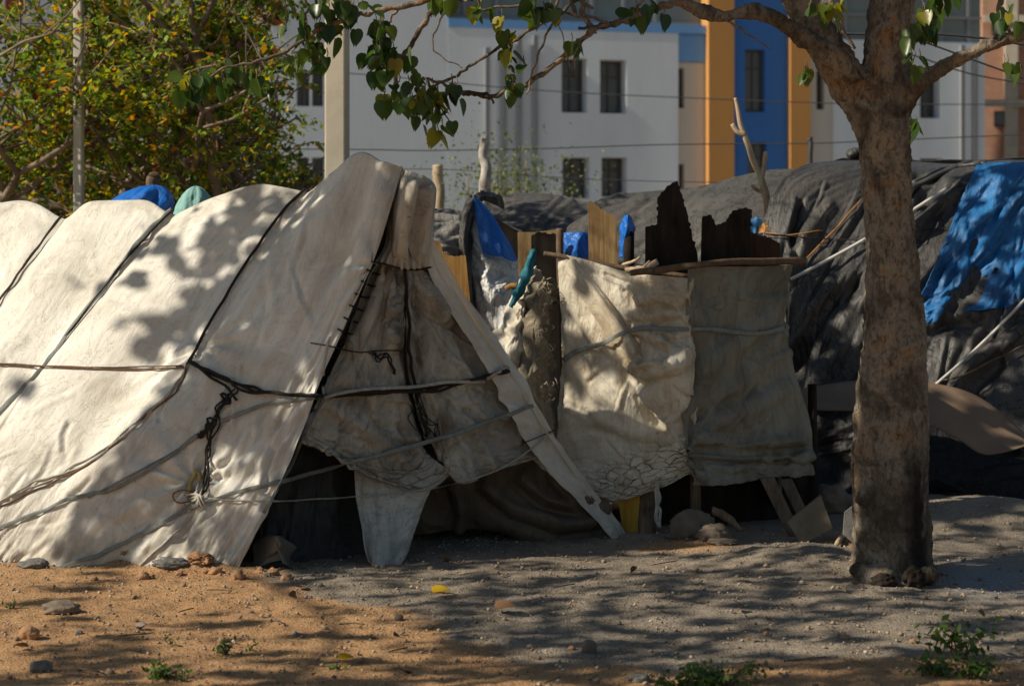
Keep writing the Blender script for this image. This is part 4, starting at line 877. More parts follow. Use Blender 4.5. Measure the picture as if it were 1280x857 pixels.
rk(892, 684, 44, 26, stone_m, 'low flat stone just right of the large round one', 5, rough=.2)
o = tube('stick', [P(890, 637, 10.95), P(908, 646, 10.93), P(929, 664, 10.9)], [.02, .024, .010], wood_g, None, n=16, jit=.008); tag(o, 'grey stick slanting off the large round stone', 'stick')
rk(1040, 648, 50, 44, stone_m, 'brown stone half hidden between slab and tree trunk', 8, rough=.18)
rk(843, 675, 22, 10, stone_m, 'small flat stone at the left foot of the large round stone', 9)
rk(905, 690, 40, 8, stone_m, 'thin flat stone lying on orange earth before the shack', 10)
o = tube('stick', [onG(1046, 682)+A([0, 0, .012]), onG(1052, 675)+A([0, 0, .03]), onG(1057, 670)+A([0, 0, .04])], .014, wood_s, None, n=8); tag(o, 'short pale wood stub lying left of the tree foot', 'stick')

# ================================================================ poles, posts, wires, rags on the ridge
def polebox(name, px0, px1, pytop, d, mat, label, taper=.9):
    w0 = (px1-px0)/F*d; x = ((px0+px1)/2-640)/F*d; zt = CAMZ+(HZ-pytop)/F*d; m = MB()
    for k in range(1):
        a = w0/2*.72; V = []
        for z, s in ((-.3, 1), (zt, taper)):
            for sx, sy in ((-1, -1), (1, -1), (1, 1), (-1, 1)):
                V.append((x+sx*a*s, d+sy*a*s, z))
        V = A(V); c = A([x, d, 0]); an = -.15; R = A([[math.cos(an), -math.sin(an), 0], [math.sin(an), math.cos(an), 0], [0, 0, 1]]); V = (V-c)@R.T+c
        m.add(V, [(0, 1, 5, 4), (1, 2, 6, 5), (2, 3, 7, 6), (3, 0, 4, 7), (4, 5, 6, 7), (3, 2, 1, 0)])
    o = m.make(name, mat, smooth=False, base=(x, d, 0)); b = o.modifiers.new('b', 'BEVEL'); b.width = .012; b.segments = 2
    return tag(o, label, 'pole')
polebox('utility_pole', 403, 440, -260, 13.4, conc, 'square buff concrete pole rising behind the white tent peak', 1)
polebox('utility_pole', 90, 107, -200, 15.9, conc_w, 'whitewashed pole standing among the yellow flowering tree branches')
def post(name, pts, d, rad, mat, label, cat='post', n=30, jit=.02):
    o = tube(name, [P(x, y, d) for x, y in pts], rad, mat, None, n=n, jit=jit); return tag(o, label, cat)
bark_pale = wood_mat('pale_bark', (.62, .58, .54), (.10, .065, .05), grain=(14, 14, 9))
post('fence_post', [(606, 172), (605, 195), (608, 215), (604, 245), (603, 300), (602, 560)], 15, [.028, .034, .042, .034, .04], bark_pale, 'knotty peeling post standing up behind the blue triangle')
post('fence_post', [(547, 206), (549, 240), (548, 300), (548, 460)], 24, [.06, .07], wood_s, 'blurred weathered post right of the tent hood')
post('fence_post', [(192, 221), (193, 240), (194, 300), (195, 500)], 12.6, [.042, .042], wood_p, 'thick brown post stub rising over the tent ridge beside blue bundle')
post('fence_post', [(1013, 172), (1013, 205), (1013, 400)], 24, [.03, .03], metal_w, 'thin dark metal fence stake left of the tree trunk')
db = thing('dead_branch', P(945, 560, 14.4)*A([1, 1, 0]), 'bleached forked dead branch sticking up over the black tent', 'branch')
tube('stem', [P(919, 122, 14.4), P(926, 150, 14.4), P(934, 180, 14.4), P(944, 205, 14.4), P(952, 228, 14.4), P(960, 258, 14.4), P(962, 400, 14.4)], [.010, .017, .020, .022, .024, .026, .03], wood_s, db, n=40, jit=.02)
tube('twig', [P(915, 155, 14.4), P(922, 165, 14.4), P(931, 168, 14.4)], [.014, .022], wood_s, db, n=8)
tube('twig', [P(957, 190, 14.35), P(955, 208, 14.4), P(951, 224, 14.4)], [.014, .022], wood_s, db, n=8)
tube('twig', [P(940, 232, 14.35), P(947, 238, 14.4), P(955, 240, 14.4)], [.012, .018], wood_s, db, n=8)
def wire(pts, d, r, label, jit=0):
    o = tube('overhead_wire', [P(x, y, d) for x, y in pts], r, metal_w, None, n=90, seg=5, jit=jit); tag(o, label, 'wire')
wire([(-60, 60), (250, 84), (438, 92), (660, 112), (850, 122), (1080, 130), (1330, 130)], 30, .008, 'thin wire crossing the building at the upper window level')
wire([(300, 187), (400, 187), (470, 187), (540, 189), (660, 186), (780, 182), (900, 180), (1010, 178), (1100, 176), (1330, 168)], 24, .007, 'strand of fence wire running below the building windows', .03)
wire([(440, 212), (560, 212), (700, 222), (800, 226), (900, 228)], 24, .005, 'lowest fence wire just above the grey tents')
wire([(1040, 42), (1100, 43), (1150, 42), (1220, 47), (1330, 64)], 12, .008, 'thicker cable passing behind the tree fork to the right')
wire([(1140, 48), (1170, 58), (1230, 80), (1330, 116)], 12.5, .006, 'cable sloping down to the right below the thick cable')
wire([(1100, 58), (1150, 72), (1220, 94), (1330, 112)], 20, .008, 'lower cable sloping behind the right hand limb')
# blue bundle and teal cloth over the ridge
def dome(name, cx, cy, d, rx, rz, ry, mat, label, seed, cat, tipx=0):
    nu, nv = 70, 40; u, v = uvgrid(nu, nv); a = u*2*math.pi; ph = v*1.75
    r = np.sin(np.minimum(ph, 1.57))*(1+.18*v); z = np.cos(ph)
    k = 1+.22*ridge(np.cos(a)*1.5+3, np.sin(a)*1.5+v*.8, 3, seed)*(.3+v)
    c = P(cx, cy, d)
    G = np.stack([c[0]+rx*r*np.cos(a)*k+tipx*np.clip(z, 0, 1)*rx, c[1]+ry*r*np.sin(a)*k, c[2]+rz*z*(1+.1*(k-1))], -1)
    o = grid_obj(name, G, mat, None, surf=False); return tag(o, label, cat)
dome('blue_bundle', 172, 262, 12.4, .17, .145, .15, plast_blue2, 'bright blue plastic bundle behind the tent ridge beside the post stub', 151, 'bundle', .55)
dome('teal_cloth', 243, 266, 12.2, .09, .155, .1, cloth_teal, 'pale teal cloth draped in a dome behind the tent ridge', 153, 'cloth', .1)

# ================================================================ BUILDING
bp = A([0, 65.]); bt_ = A([.963, .270]); bt_ /= np.linalg.norm(bt_); bn = A([bt_[1], -bt_[0]])
def bY(px): k = (px-640)/F; return 65/(1-.2804*k)
def bS(px): Y = bY(px); X = (px-640)/F*Y; return float(np.dot(A([X, Y])-bp, bt_))
def bZ(px, py): return CAMZ+(HZ-py)/F*bY(px)
def BP(s, off, z): q = bp+bt_*s+bn*off; return A([q[0], q[1], z])
def paint(name, c, var=.08):
    m, nt, b = new_mat(name); n = nz(nt, coord(nt, 'Object', (1, 1, .35)), .8, 8, .65); n2 = nz(nt, coord(nt, 'Object', (3, 3, .2)), 1.5, 6, .6)
    cc = ramp(nt, n, [(.35, tuple(x*(1-var) for x in c)), (.65, c)]); cc = mix(nt, ramp(nt, n2, [(.55, 0.0), (.8, .35)]), cc, tuple(x*.72 for x in c))
    L(nt, cc, b.inputs['Base Color']); b.inputs['Roughness'].default_value = .85; bump(nt, b, nz(nt, coord(nt), 12, 4), .15, .02); return m
p_white = paint('white_wall_paint', (.74, .79, .85)); p_cream = paint('cream_wall_paint', (.66, .61, .54)); p_or = paint('orange_wall_paint', (.62, .30, .09))
p_blue = paint('blue_wall_paint', (.05, .19, .56)); p_lblue = paint('light_blue_band_paint', (.18, .40, .78)); p_gr = paint('pipe_paint', (.25, .26, .28))
p_red = paint('red_panel_paint', (.35, .03, .04))
glass = plain_mat('dark_window_glass', (.09, .09, .095), .15, .2, 1, 0, .6); glass2 = plain_mat('grey_green_glass', (.18, .21, .21), .25, .15, .6, 0, .5)
framem = plain_mat('brown_window_frame', (.10, .075, .06), .6)
bld = thing('office_building', (BP(0, -4, 0)), 'pale blue grey office block with orange and bright blue sections far behind the tents', 'building')
def bbox(name, s0, s1, z0, z1, f, b, mat, parent=None):
    V = [BP(s0, f, z0), BP(s1, f, z0), BP(s1, b, z0), BP(s0, b, z0), BP(s0, f, z1), BP(s1, f, z1), BP(s1, b, z1), BP(s0, b, z1)]
    return mk(name, V, [(0, 1, 5, 4), (1, 2, 6, 5), (2, 3, 7, 6), (3, 0, 4, 7), (4, 5, 6, 7), (3, 2, 1, 0)], mat, parent or bld, smooth=False)
def facade(name, px0, px1, z0, z1, off, mat, wins, rec=.32, back=9.0):
    s0, s1 = bS(px0), bS(px1); H = []
    for (a, b, t, bt0) in wins:
        c = (a+b)/2; H.append((bS(a), bS(b), bZ(c, bt0), bZ(c, t)))
    ss = sorted({s0, s1, *[h[0] for h in H], *[h[1] for h in H]}); zs = sorted({z0, z1, *[h[2] for h in H], *[h[3] for h in H]})
    V = []; fc = []
    def quad(*p):
        n = len(V); V.extend(p); fc.append((n, n+1, n+2, n+3))
    for i in range(len(ss)-1):
        for j in range(len(zs)-1):
            cs, cz = (ss[i]+ss[i+1])/2, (zs[j]+zs[j+1])/2
            if any(h[0] < cs < h[1] and h[2] < cz < h[3] for h in H): continue
            quad(BP(ss[i], off, zs[j]), BP(ss[i+1], off, zs[j]), BP(ss[i+1], off, zs[j+1]), BP(ss[i], off, zs[j+1]))
    for a, b, c, d in H:
        r = off-rec
        quad(BP(a, off, c), BP(a, r, c), BP(a, r, d), BP(a, off, d)); quad(BP(b, off, c), BP(b, off, d), BP(b, r, d), BP(b, r, c))
        quad(BP(a, off, d), BP(a, r, d), BP(b, r, d), BP(b, off, d)); quad(BP(a, off, c), BP(b, off, c), BP(b, r, c), BP(a, r, c))
    for sx in (s0, s1): quad(BP(sx, off, z0), BP(sx, -back, z0), BP(sx, -back, z1), BP(sx, off, z1))
    quad(BP(s0, off, z1), BP(s1, off, z1), BP(s1, -back, z1), BP(s0, -back, z1)); quad(BP(s0, -back, z0), BP(s1, -back, z0), BP(s1, -back, z1), BP(s0, -back, z1))
    wob = mk(name, V, fc, mat, bld, smooth=False)
    for a, b, c, d in H:
        r = off-rec+.04; m = MB(); t = .07
        def bx(a0, a1, c0, c1, f, bk):
            m.add([BP(a0, f, c0), BP(a1, f, c0), BP(a1, bk, c0), BP(a0, bk, c0), BP(a0, f, c1), BP(a1, f, c1), BP(a1, bk, c1), BP(a0, bk, c1)], [(0, 1, 5, 4), (1, 2, 6, 5), (2, 3, 7, 6), (3, 0, 4, 7), (4, 5, 6, 7), (3, 2, 1, 0)])
        bx(a, a+t, c, d, r+.04, r-.03); bx(b-t, b, c, d, r+.04, r-.03); bx(a+t, b-t, c, c+t, r+.04, r-.03); bx(a+t, b-t, d-t, d, r+.04, r-.03)
        mid = (a+b)/2; bx(mid-.03, mid+.03, c+t, d-t, r+.03, r-.02); zz = c+(d-c)*.7; bx(a+t, mid-.03, zz-.03, zz+.03, r+.03, r-.02); bx(mid+.03, b-t, zz-.03, zz+.03, r+.03, r-.02)
        wf = m.make('window', framem, bld, smooth=False)
        mk('pane', [BP(a, r, c), BP(b, r, c), BP(b, r, d), BP(a, r, d)], [(0, 1, 2, 3)], glass, wf, smooth=False)
    return wob
ZT = 12.5
zb0, zb1 = bZ(700, 38), bZ(700, 27)
facade('wall', -260, 560, -.5, ZT, 0, p_white, [(371, 388, 90, 133), (390, 405, 90, 133), (371, 387, 197, 238), (390, 406, 197, 238), (-60, -30, 80, 140), (60, 90, 80, 140), (180, 205, 80, 140), (60, 90, 190, 245)])
facade('wall', 560, 848, -.5, zb0, .003, p_white, [(702, 734, 73, 141), (750, 783, 75, 142), (703, 737, 197, 248), (752, 784, 197, 246)], rec=.62)
facade('blue_band', 560, 882, zb0+.002, zb1, .02, p_lblue, [])
facade('glazed_storey', 560, 882, zb1+.002, ZT, -.5, glass2, [])
for px in (585, 625, 665, 705, 745, 785, 825): bbox('mullion', bS(px)-.06, bS(px)+.06, zb1+.01, ZT, -.4, -.5, p_gr)
bbox('glazing_rail', bS(560), bS(880), zb1+.01+.02, zb1+.12, -.36, -.5, p_gr)
facade('wall', 848, 883, -.5, bZ(865, 78), -.12, p_cream, [(846.5, 857, 85, 135), (846.5, 857, 205, 250)])
facade('blue_band', 848.5, 883, bZ(865, 77.5), zb0-.01, -.08, p_lblue, [])
facade('orange_column', 883, 915, -.5, ZT, .2, p_or, [])
facade('blue_wall', 915, 985, -.5, ZT, -.05, p_blue, [(932, 957, 62, 140), (935, 959, 178, 240)])
facade('orange_column', 985, 1010, -.5, ZT, .2, p_or, [])
facade('wall', 1010, 1042, -.5, ZT-2, -.1, p_cream, [(1022, 1032, 88, 137)])
z2 = bZ(1150, 52)
facade('wall', 1042, 1231, -.5, z2, 0, p_white, [(1150, 1176, 85, 148), (1150, 1180, 198, 240), (1066, 1088, 85, 148)], rec=.6)
facade('glazed_storey', 1042, 1231, z2+.002, ZT, -.3, glass2, [])
for px in (1060, 1100, 1140, 1180, 1215): bbox('mullion', bS(px)-.06, bS(px)+.06, z2+.01, ZT, -.2, -.3, p_gr)
bbox('glazing_rail', bS(1042), bS(1230), bZ(1150, 22), bZ(1150, 18), -.18, -.3, p_gr)
for px in (608, 629, 648, 668): bbox('drainpipe', bS(px)-.075, bS(px)+.075, .1, bZ(px, 60 if px == 608 else 45), .16, .02, p_gr)
for px in (1201, 1217): bbox('drainpipe', bS(px)-.07, bS(px)+.07, .1, z2-.1, .16, .02, p_gr)
bbox('red_panel', bS(333), bS(353), bZ(343, 32), ZT-.5, .06, .01, p_red); bbox('red_panel', bS(6), bS(30), bZ(18, 20), ZT-.5, .06, .01, p_red)
# brick building at right
m, nt, b = new_mat('brickwork')
bk = nt.nodes.new('ShaderNodeTexBrick'); L(nt, coord(nt, 'UV'), bk.inputs['Vector']); bk.inputs['Color1'].default_value = (.50, .22, .13, 1); bk.inputs['Color2'].default_value = (.38, .17, .10, 1)
bk.inputs['Mortar'].default_value = (.42, .35, .28, 1); bk.inputs['Scale'].default_value = 2.2; bk.inputs['Mortar Size'].default_value = .015
L(nt, mix(nt, ramp(nt, nz(nt, coord(nt), .7, 6), [(.45, 0.0), (.7, .5)]), bk.outputs['Color'], (.55, .38, .28)), b.inputs['Base Color']); b.inputs['Roughness'].default_value = .9
brick = m
bb = thing('brick_building', P(1290, 300, 80)*A([1, 1, 0]), 'unfinished orange brick building with pale concrete frame at the right edge', 'building')
def wbox(name, x0, x1, z0, z1, y0, y1, mat, parent):
    m_ = MB(); m_.box((x0, y0, z0), (x1, y1, z1)); o = m_.make(name, mat, parent, smooth=False)
    me = o.data; l = me.uv_layers.new(name='UVMap')
    for lp in me.loops:
        c = me.vertices[lp.vertex_index].co; l.data[lp.index].uv = (c.x+c.y, c.z)
    return o
X = lambda px: (px-640)/F*80
Z = lambda py: CAMZ+(HZ-py)/F*80
wbox('wall', X(1228), X(1500), -.5, 14, 80, 88, brick, bb)
for px in (1262, 1345, 1430): wbox('column', X(px-7), X(px+9), -.5, 14, 79.8, 79.995, conc, bb)
for py in (125, 20, 230): wbox('floor_beam', X(1228), X(1500), Z(py+9), Z(py), 79.7, 79.79, conc, bb)
wn = wbox('window', X(1242), X(1259), Z(158), Z(139), 79.9, 79.99, framem, bb); wbox('pane', X(1243.5), X(1257.5), Z(156), Z(141), 79.86, 79.895, glass, wn)
wn = wbox('window', X(1239), X(1259), Z(44), Z(28), 79.9, 79.99, framem, bb); wbox('pane', X(1240.5), X(1257.5), Z(42.5), Z(29.5), 79.86, 79.895, glass, wn)

# ================================================================ MAIN TREE
tr = thing('fig_tree', (1.83, 9.85, 0), 'thick grey brown tree with patchy bark forking above the right foreground', 'tree')
m, nt, b = new_mat('patchy_bark')
c = coord(nt); cs = coord(nt, 'Object', (1, 1, .35))
n1 = nz(nt, c, 3.2, 8, .65, .6); n2 = nz(nt, cs, 22, 8, .7); n3 = nz(nt, c, 7, 6, .6, 1)
cc = ramp(nt, n1, [(.32, (.065, .05, .038)), (.43, (.15, .118, .088)), (.54, (.32, .265, .205)), (.66, (.33, .17, .065))])
cc = mix(nt, ramp(nt, n3, [(.56, 0.0), (.66, .7)]), cc, (.055, .042, .034)); cc = mix(nt, ramp(nt, n2, [(.35, .65), (.5, 0.0)]), cc, (.06, .045, .035))
sx = nt.nodes.new('ShaderNodeSeparateXYZ'); L(nt, c, sx.inputs[0])
burn = mth(nt, 'MULTIPLY', ramp(nt, mth(nt, 'ABSOLUTE', mth(nt, 'SUBTRACT', sx.outputs[0], .07)), [(.02, 1.0), (.11, 0.0)]), ramp(nt, sx.outputs[2], [(.45, 1.0), (.8, 0.0)]))
burn = mth(nt, 'MULTIPLY', burn, ramp(nt, nz(nt, cs, 6, 6, .6, .5), [(.42, 0.0), (.52, 1.0)])); cc = mix(nt, burn, cc, (.018, .014, .012))
L(nt, cc, b.inputs['Base Color']); b.inputs['Roughness'].default_value = .9; b.inputs['Specular IOR Level'].default_value = .2
p1 = bump(nt, b, n3, .9, .04); bump(nt, b, n2, 1.0, .02, p1); n4 = nz(nt, coord(nt, 'Object', (1, 1, .5)), 48, 8, .75, .4); cc = mix(nt, ramp(nt, n4, [(.38, .75), (.5, 0.0)]), cc, (.045, .034, .026)); cc = mix(nt, ramp(nt, n4, [(.58, 0.0), (.72, .35)]), cc, (.30, .23, .16)); L(nt, cc, b.inputs['Base Color'])
bark = m
TD = 9.85
def tr_limb(pts, mb, d=TD, seg=22, k=6):
    """pts: (px, py, width_px[, depth])"""
    C = A([P(p[0], p[1], p[3] if len(p) > 3 else d) for p in pts]); R = A([p[2]/2/F*(p[3] if len(p) > 3 else d) for p in pts])
    t = np.linspace(0, 1, len(pts)*k); q = crs(C, t); r = crs(R, t); V, fc = tube_geo(q, r, seg); mb.add(V, fc); return q, r
mb = MB(); limbs = []
tr_limb([(1116, 745, 116), (1116, 725, 108), (1116, 690, 98), (1114, 640, 94), (1113, 590, 95), (1114, 530, 92), (1115, 480, 88), (1118, 430, 80), (1117, 380, 72), (1115, 320, 64), (1110, 260, 61), (1107, 200, 62), (1104, 160, 72), (1100, 130, 70)], mb, k=10)
limbs.append(tr_limb([(1104, 175, 52), (1082, 135, 52), (1055, 95, 48), (1025, 45, 45), (1000, 0, 43), (965, -70, 40), (925, -160, 36), (880, -280, 28), (830, -400, 18)], mb))
limbs.append(tr_limb([(1106, 175, 60), (1108, 130, 62), (1108, 80, 56), (1112, 30, 56), (1122, -40, 52), (1140, -130, 42), (1150, -250, 34), (1140, -400, 22)], mb))
limbs.append(tr_limb([(1115, 145, 34, 9.85), (1145, 108, 25, 9.75), (1175, 88, 21, 9.7), (1215, 66, 18, 9.65), (1250, 52, 17, 9.6), (1290, 38, 16, 9.55), (1360, 0, 15, 9.4), (1440, -80, 12, 9.2), (1500, -180, 8, 9.1)], mb))
limbs.append(tr_limb([(1070, 105, 26, 9.8), (1040, 72, 29, 9.72), (1010, 50, 26, 9.68), (975, 28, 22, 9.65), (940, 14, 18, 9.62), (905, 21, 17, 9.6), (880, 14, 17, 9.58), (850, 4, 12, 9.55), (822, 8, 9, 9.5)], mb))
# root swellings and burls
for (px, py, r, s) in ((1100, 722, 26, 1), (1150, 718, 24, 2), (1078, 712, 16, 3), (1128, 728, 20, 4), (1095, 560, 14, 5), (1080, 620, 10, 6)):
    c = P(px, py, TD-.17 if py > 700 else TD-.12); rr = r/F*TD; V, fc = rockgeo(c, (rr, rr*.7, rr*(.6 if py > 700 else 1.4)), s, .2); mb.add(V, fc)
o = mb.make('trunk', bark, tr)
rm = o.modifiers.new('Remesh', 'REMESH'); rm.mode = 'VOXEL'; rm.voxel_size = .011; rm.use_smooth_shade = True
s_ = o.modifiers.new('Smooth', 'SMOOTH'); s_.iterations = 8; s_.factor = .6
tx2 = bpy.data.textures.new('bark_grain', 'CLOUDS'); tx2.noise_scale = .028; tx2.noise_depth = 3
dm = o.modifiers.new('Disp2', 'DISPLACE'); dm.texture = tx2; dm.strength = .022; dm.mid_level = .5; dm.texture_coords = 'LOCAL'
tx = bpy.data.textures.new('bark_relief', 'CLOUDS'); tx.noise_scale = .11; tx.noise_depth = 4
dm = o.modifiers.new('Disp', 'DISPLACE'); dm.texture = tx; dm.strength = .035; dm.mid_level = .5; dm.texture_coords = 'LOCAL'
bm_dark = plain_mat('dark_hollow', (.02, .015, .012), .95)
for (px, py, rx, rz, s) in ((1105, 727, 15, 10, 3), (1142, 722, 12, 13, 7)):   # burnt knots in the root
    c = P(px, py, TD-.245); V, fc = rockgeo(c, (rx/F*TD, .03, rz/F*TD), s, .3); mk('root_knot', V, fc, wood_d, tr)
# thin branches in view
twigs = MB(); tips = []
def twig(pts, d=9.5, w=(5, 2)):
    ws = np.linspace(w[0], w[1], len(pts)); C = A([P(p[0], p[1], p[2] if len(p) > 2 else d) for p in pts]); t = np.linspace(0, 1, len(pts)*7); q = crs(C, t)
    q = q+np.stack([pn(t*len(pts)*2.2, t*0+i*5, 9) for i in range(3)], -1)*.018; r = lin(ws/2/F*d, t)*(1+.15*np.sin(t*90)); V, fc = tube_geo(q, r, 8); mk('branch', V, fc, bark, tr); return q
B1 = twig([(840, 6), (822, 10), (795, 22), (768, 30), (740, 38), (705, 70), (670, 98), (635, 115), (610, 122)], 9.5, (10, 6))
B2 = twig([(612, 122), (585, 116), (560, 108), (530, 97)], 9.5, (6, 3))
B3 = twig([(730, -10), (700, 18), (655, 42), (600, 75), (570, 95), (538, 108)], 9.45, (5, 3.5))
B4 = twig([(590, -20), (560, 0), (535, 20), (515, 55), (500, 80), (494, 105), (492, 128)], 9.4, (9, 4))
B5 = twig([(560, -8), (520, 5), (470, 14), (440, 22), (395, 40), (360, 62), (325, 76), (288, 84), (240, 108)], 9.3, (8, 3))
B6 = twig([(500, 10), (485, 30), (480, 50), (470, 75)], 9.35, (4, 2)); B7 = twig([(700, -10), (690, 30), (668, 80), (660, 118)], 9.35, (4, 2))
B8 = twig([(578, 118), (610, 118), (616, 130)], 9.5, (5, 2)); B9 = twig([(720, 20), (710, -20)], 9.5, (5, 6))
B10 = twig([(740, 10), (722, 0), (700, -5)], 9.5, (4, 4)); B11 = twig([(590, 0), (562, 10), (540, 60), (580, 85)], 9.3, (3, 1.5))
B12 = twig([(535, 100), (545, 125), (560, 150), (565, 165)], 9.4, (3, 1.2)); B13 = twig([(530, 98), (520, 120), (540, 150), (535, 180)], 9.4, (3, 1.2))
B14 = twig([(905, 22), (930, 40), (965, 62)], 9.5, (4, 1.2)); B15 = twig([(1140, 60), (1150, 40), (1165, 10), (1185, -30)], 9.7, (4, 6)); B16 = twig([(1262, 40), (1250, 15), (1255, -20)], 9.5, (5, 8))
B17 = twig([(1068, 60), (1045, 20), (1030, -30)], 9.4, (4, 7)); B18 = twig([(745, 40), (722, 60), (715, 95), (700, 30)], 9.3, (3, 1.2))
B19 = twig([(735, -15), (728, 10), (735, 30), (742, 36)], 9.5, (7, 7)); B20 = twig([(590, 15), (650, 8), (715, 18), (760, 30), (722, 36)], 9.35, (3, 4))
B21 = twig([(820, -20), (800, 5), (795, 25)], 9.4, (4, 2)); B22 = twig([(380, 30), (385, 5), (372, -20)], 9.3, (3, 4)); B23 = twig([(1140, 160), (1146, 150), (1150, 168)], 9.7, (2, 1))
def cluster(n, cx, cy, rx, ry, d=9.35, dd=.16, size=.080):
    return [P(cx+rx*x, cy+ry*y, d+dd*z) for x, y, z in np.clip(rng.normal(0, .5, (n, 3)), -1.1, 1.1)], [size]*n
LP = []; LS = []
for a in ((34, 262, 98, 48, 26), (30, 400, 28, 40, 45), (22, 435, 12, 40, 25), (20, 385, 65, 25, 25), (22, 485, 75, 30, 28), (26, 478, 48, 18, 30), (34, 512, 110, 42, 32), (16, 535, 135, 32, 20), (10, 570, 118, 34, 12),
          (9, 640, 65, 14, 26), (6, 636, 58, 12, 18), (12, 690, 10, 34, 16), (8, 640, 112, 12, 10), (10, 802, 12, 26, 18), (9, 600, 8, 24, 14),
          (16, 1160, 25, 24, 26), (18, 1170, -10, 30, 20), (8, 1150, 45, 12, 16), (8, 1252, 20, 18, 14), (5, 1264, 85, 12, 14), (14, 1040, 8, 26, 16), (4, 1006, 86, 6, 10), (5, 1144, 160, 6, 10), (5, 1142, 72, 8, 10),
          (3, 665, 18, 8, 14), (3, 550, 165, 8, 8), (12, 320, 100, 40, 16), (4, 720, 60, 8, 12), (10, 545, -4, 26, 14)):
    p, s = cluster(*a); LP += p; LS += s
leafcloud('leaves', LP, np.array(LS), leafM, tr, pitch=(-1.25, .45))
st = MB()
for p in LP[::2]:
    q = A([p+A([0, 0, .045]), p+A([.006, 0, .02]), p]); V, fc = tube_geo(q, .0022, 4); st.add(V, fc)
tag(st.make('leaf_stalks', bark, tr), kind='stuff')

# ================================================================ BACKGROUND TREES
def bgtree(name, base, label, pods, seed, spread, height, ncl, mat, bmat, d, leaf=.07, group=None, trunk_r=.11, xm=9.):
    r_ = np.random.default_rng(seed); t = thing(name, base, label, 'tree', group); mb = MB(); ends = []
    base = A(base, float)
    def grow(p, dirv, ln, rad, lvl):
        if lvl > 0 and proj(A(p))[0] > xm-10: return
        if lvl > 0 and proj(A(p)+A(dirv)*ln)[0] > xm+20: return
        n = 6; pts = [p]; dv = A(dirv, float)
        for i in range(n):
            dv = dv+r_.normal(0, .13, 3); dv[2] += .03; dv /= np.linalg.norm(dv); pts.append(pts[-1]+dv*ln/n)
        V, fc = tube_geo(crs(A(pts), np.linspace(0, 1, 14)), np.linspace(rad, rad*.55, 14), 7); mb.add(V, fc)
        if lvl >= 2: ends.extend(pts[2:])
        if lvl < 4:
            for k in range(3 if lvl else 5):
                nd = dv*.7+r_.normal(0, .62, 3); nd[2] = abs(nd[2])*.5+.1; nd /= np.linalg.norm(nd); grow(pts[-1] if k < 2 else pts[3+r_.integers(0, 3)], nd, ln*.72, rad*.55, lvl+1)
    for k in range(4):
        a = k*1.57+r_.uniform(-.3, .3); grow(base+A([.1*math.cos(a), .1*math.sin(a), 0]), (spread*math.cos(a)*.55, spread*math.sin(a)*.35, 1), height*.45, trunk_r*.8, 0)
    mb.make('trunk', bmat, t)
    E = A(ends); ex, ey = proj(E); E = E[ex < xm-.22*np.clip(110-ey, 0, 110)+r_.normal(0, 12, len(E))]
    if len(E) > ncl: E = E[r_.permutation(len(E))[:ncl]]
    pos = []; sz = []
    for e in E:      # pinnate fronds
        for f in range(4):
            a = r_.uniform(0, 6.28); el = r_.uniform(-.5, .4); ax = A([math.cos(a)*math.cos(el), math.sin(a)*math.cos(el), math.sin(el)]); ln = r_.uniform(.18, .34); k = 11
            tt = np.linspace(.15, 1, k); q = e+r_.normal(0, .12, 3)+ax*(tt*ln)[:, None]; q[:, 2] -= .1*tt**2
            side = np.cross(ax, [0, 0, 1]); pos.append(q+side*leaf*.45); pos.append(q-side*leaf*.45)
    pos = np.concatenate(pos)
    leafcloud('crown', pos, leaf, mat, t, V=OVAL_V*A([1.6, 1, 1]), Fc=OVAL_F, pitch=(-.4, .5))
    if pods:
        E2 = E[r_.permutation(len(E))[:pods]]; q = np.repeat(E2, 14, 0)+r_.normal(0, .09, (len(E2)*14, 3)); leafcloud('seed_pods', q, .07, leafP, t, V=OVAL_V*A([1.6, 1, 1]), Fc=OVAL_F)
    return t
barkb = wood_mat('pale_branch_bark', (.30, .23, .17), (.14, .10, .075), grain=(8, 8, 4))
gp = lambda px, d: P(px, 300, d)*A([1, 1, 0])
bgtree('flowering_tree', gp(205, 17.0), 'spreading feathery tree with yellow tinged leaves right of the whitewashed pole', 90, 5, 1.5, 4.3, 370, leafB, barkb, 17, xm=365)
bgtree('flowering_tree', gp(40, 18.0), 'feathery tree with yellow tinged leaves at the left edge of the photo', 60, 12, 1.5, 4.5, 410, leafB, barkb, 18, xm=330)
bgtree('flowering_tree', gp(330, 19.5), 'smaller feathery tree reaching towards the buff concrete pole', 40, 23, .8, 2.6, 120, leafB, barkb, 19, xm=385)
def bush(name, px, d, w_, h_, n, mat, label, leaf=.08, seed=0, y=0, cat='shrub'):
    r_ = np.random.default_rng(seed+50); base = gp(px, d); t = thing(name, base, label, cat); k = max(6, n//90); pos = []
    mb = MB()
    for i in range(k):
        c = base+A([r_.uniform(-w_/2, w_/2), r_.uniform(-.6, .6), r_.uniform(.25, 1)**.8*h_])
        V, fc = tube_geo(crs(A([base+A([(c-base)[0]*.3, 0, 0]), base*.4+c*.6-A([0, 0, .1]), c]), np.linspace(0, 1, 8)), np.linspace(.03, .008, 8), 5); mb.add(V, fc)
        pos.append(c+r_.normal(0, 1, (n//k, 3))*A([.28, .28, .26])*min(1, h_/1.2))
    mb.make('stem', barkb, t); leafcloud('foliage', np.concatenate(pos), leaf, mat, t, V=OVAL_V*A([1.8, 1, 1]), Fc=OVAL_F, pitch=(-.6, .7)); return t
bush('dark_tree', -20, 27, 4.0, 3.0, 7000, leafD, 'dark dense tree behind the left flowering tree', .12, 1, cat='tree')
bush('dark_tree', 130, 29, 3.6, 2.8, 6000, leafD, 'dark dense tree behind the whitewashed pole', .12, 2, cat='tree')
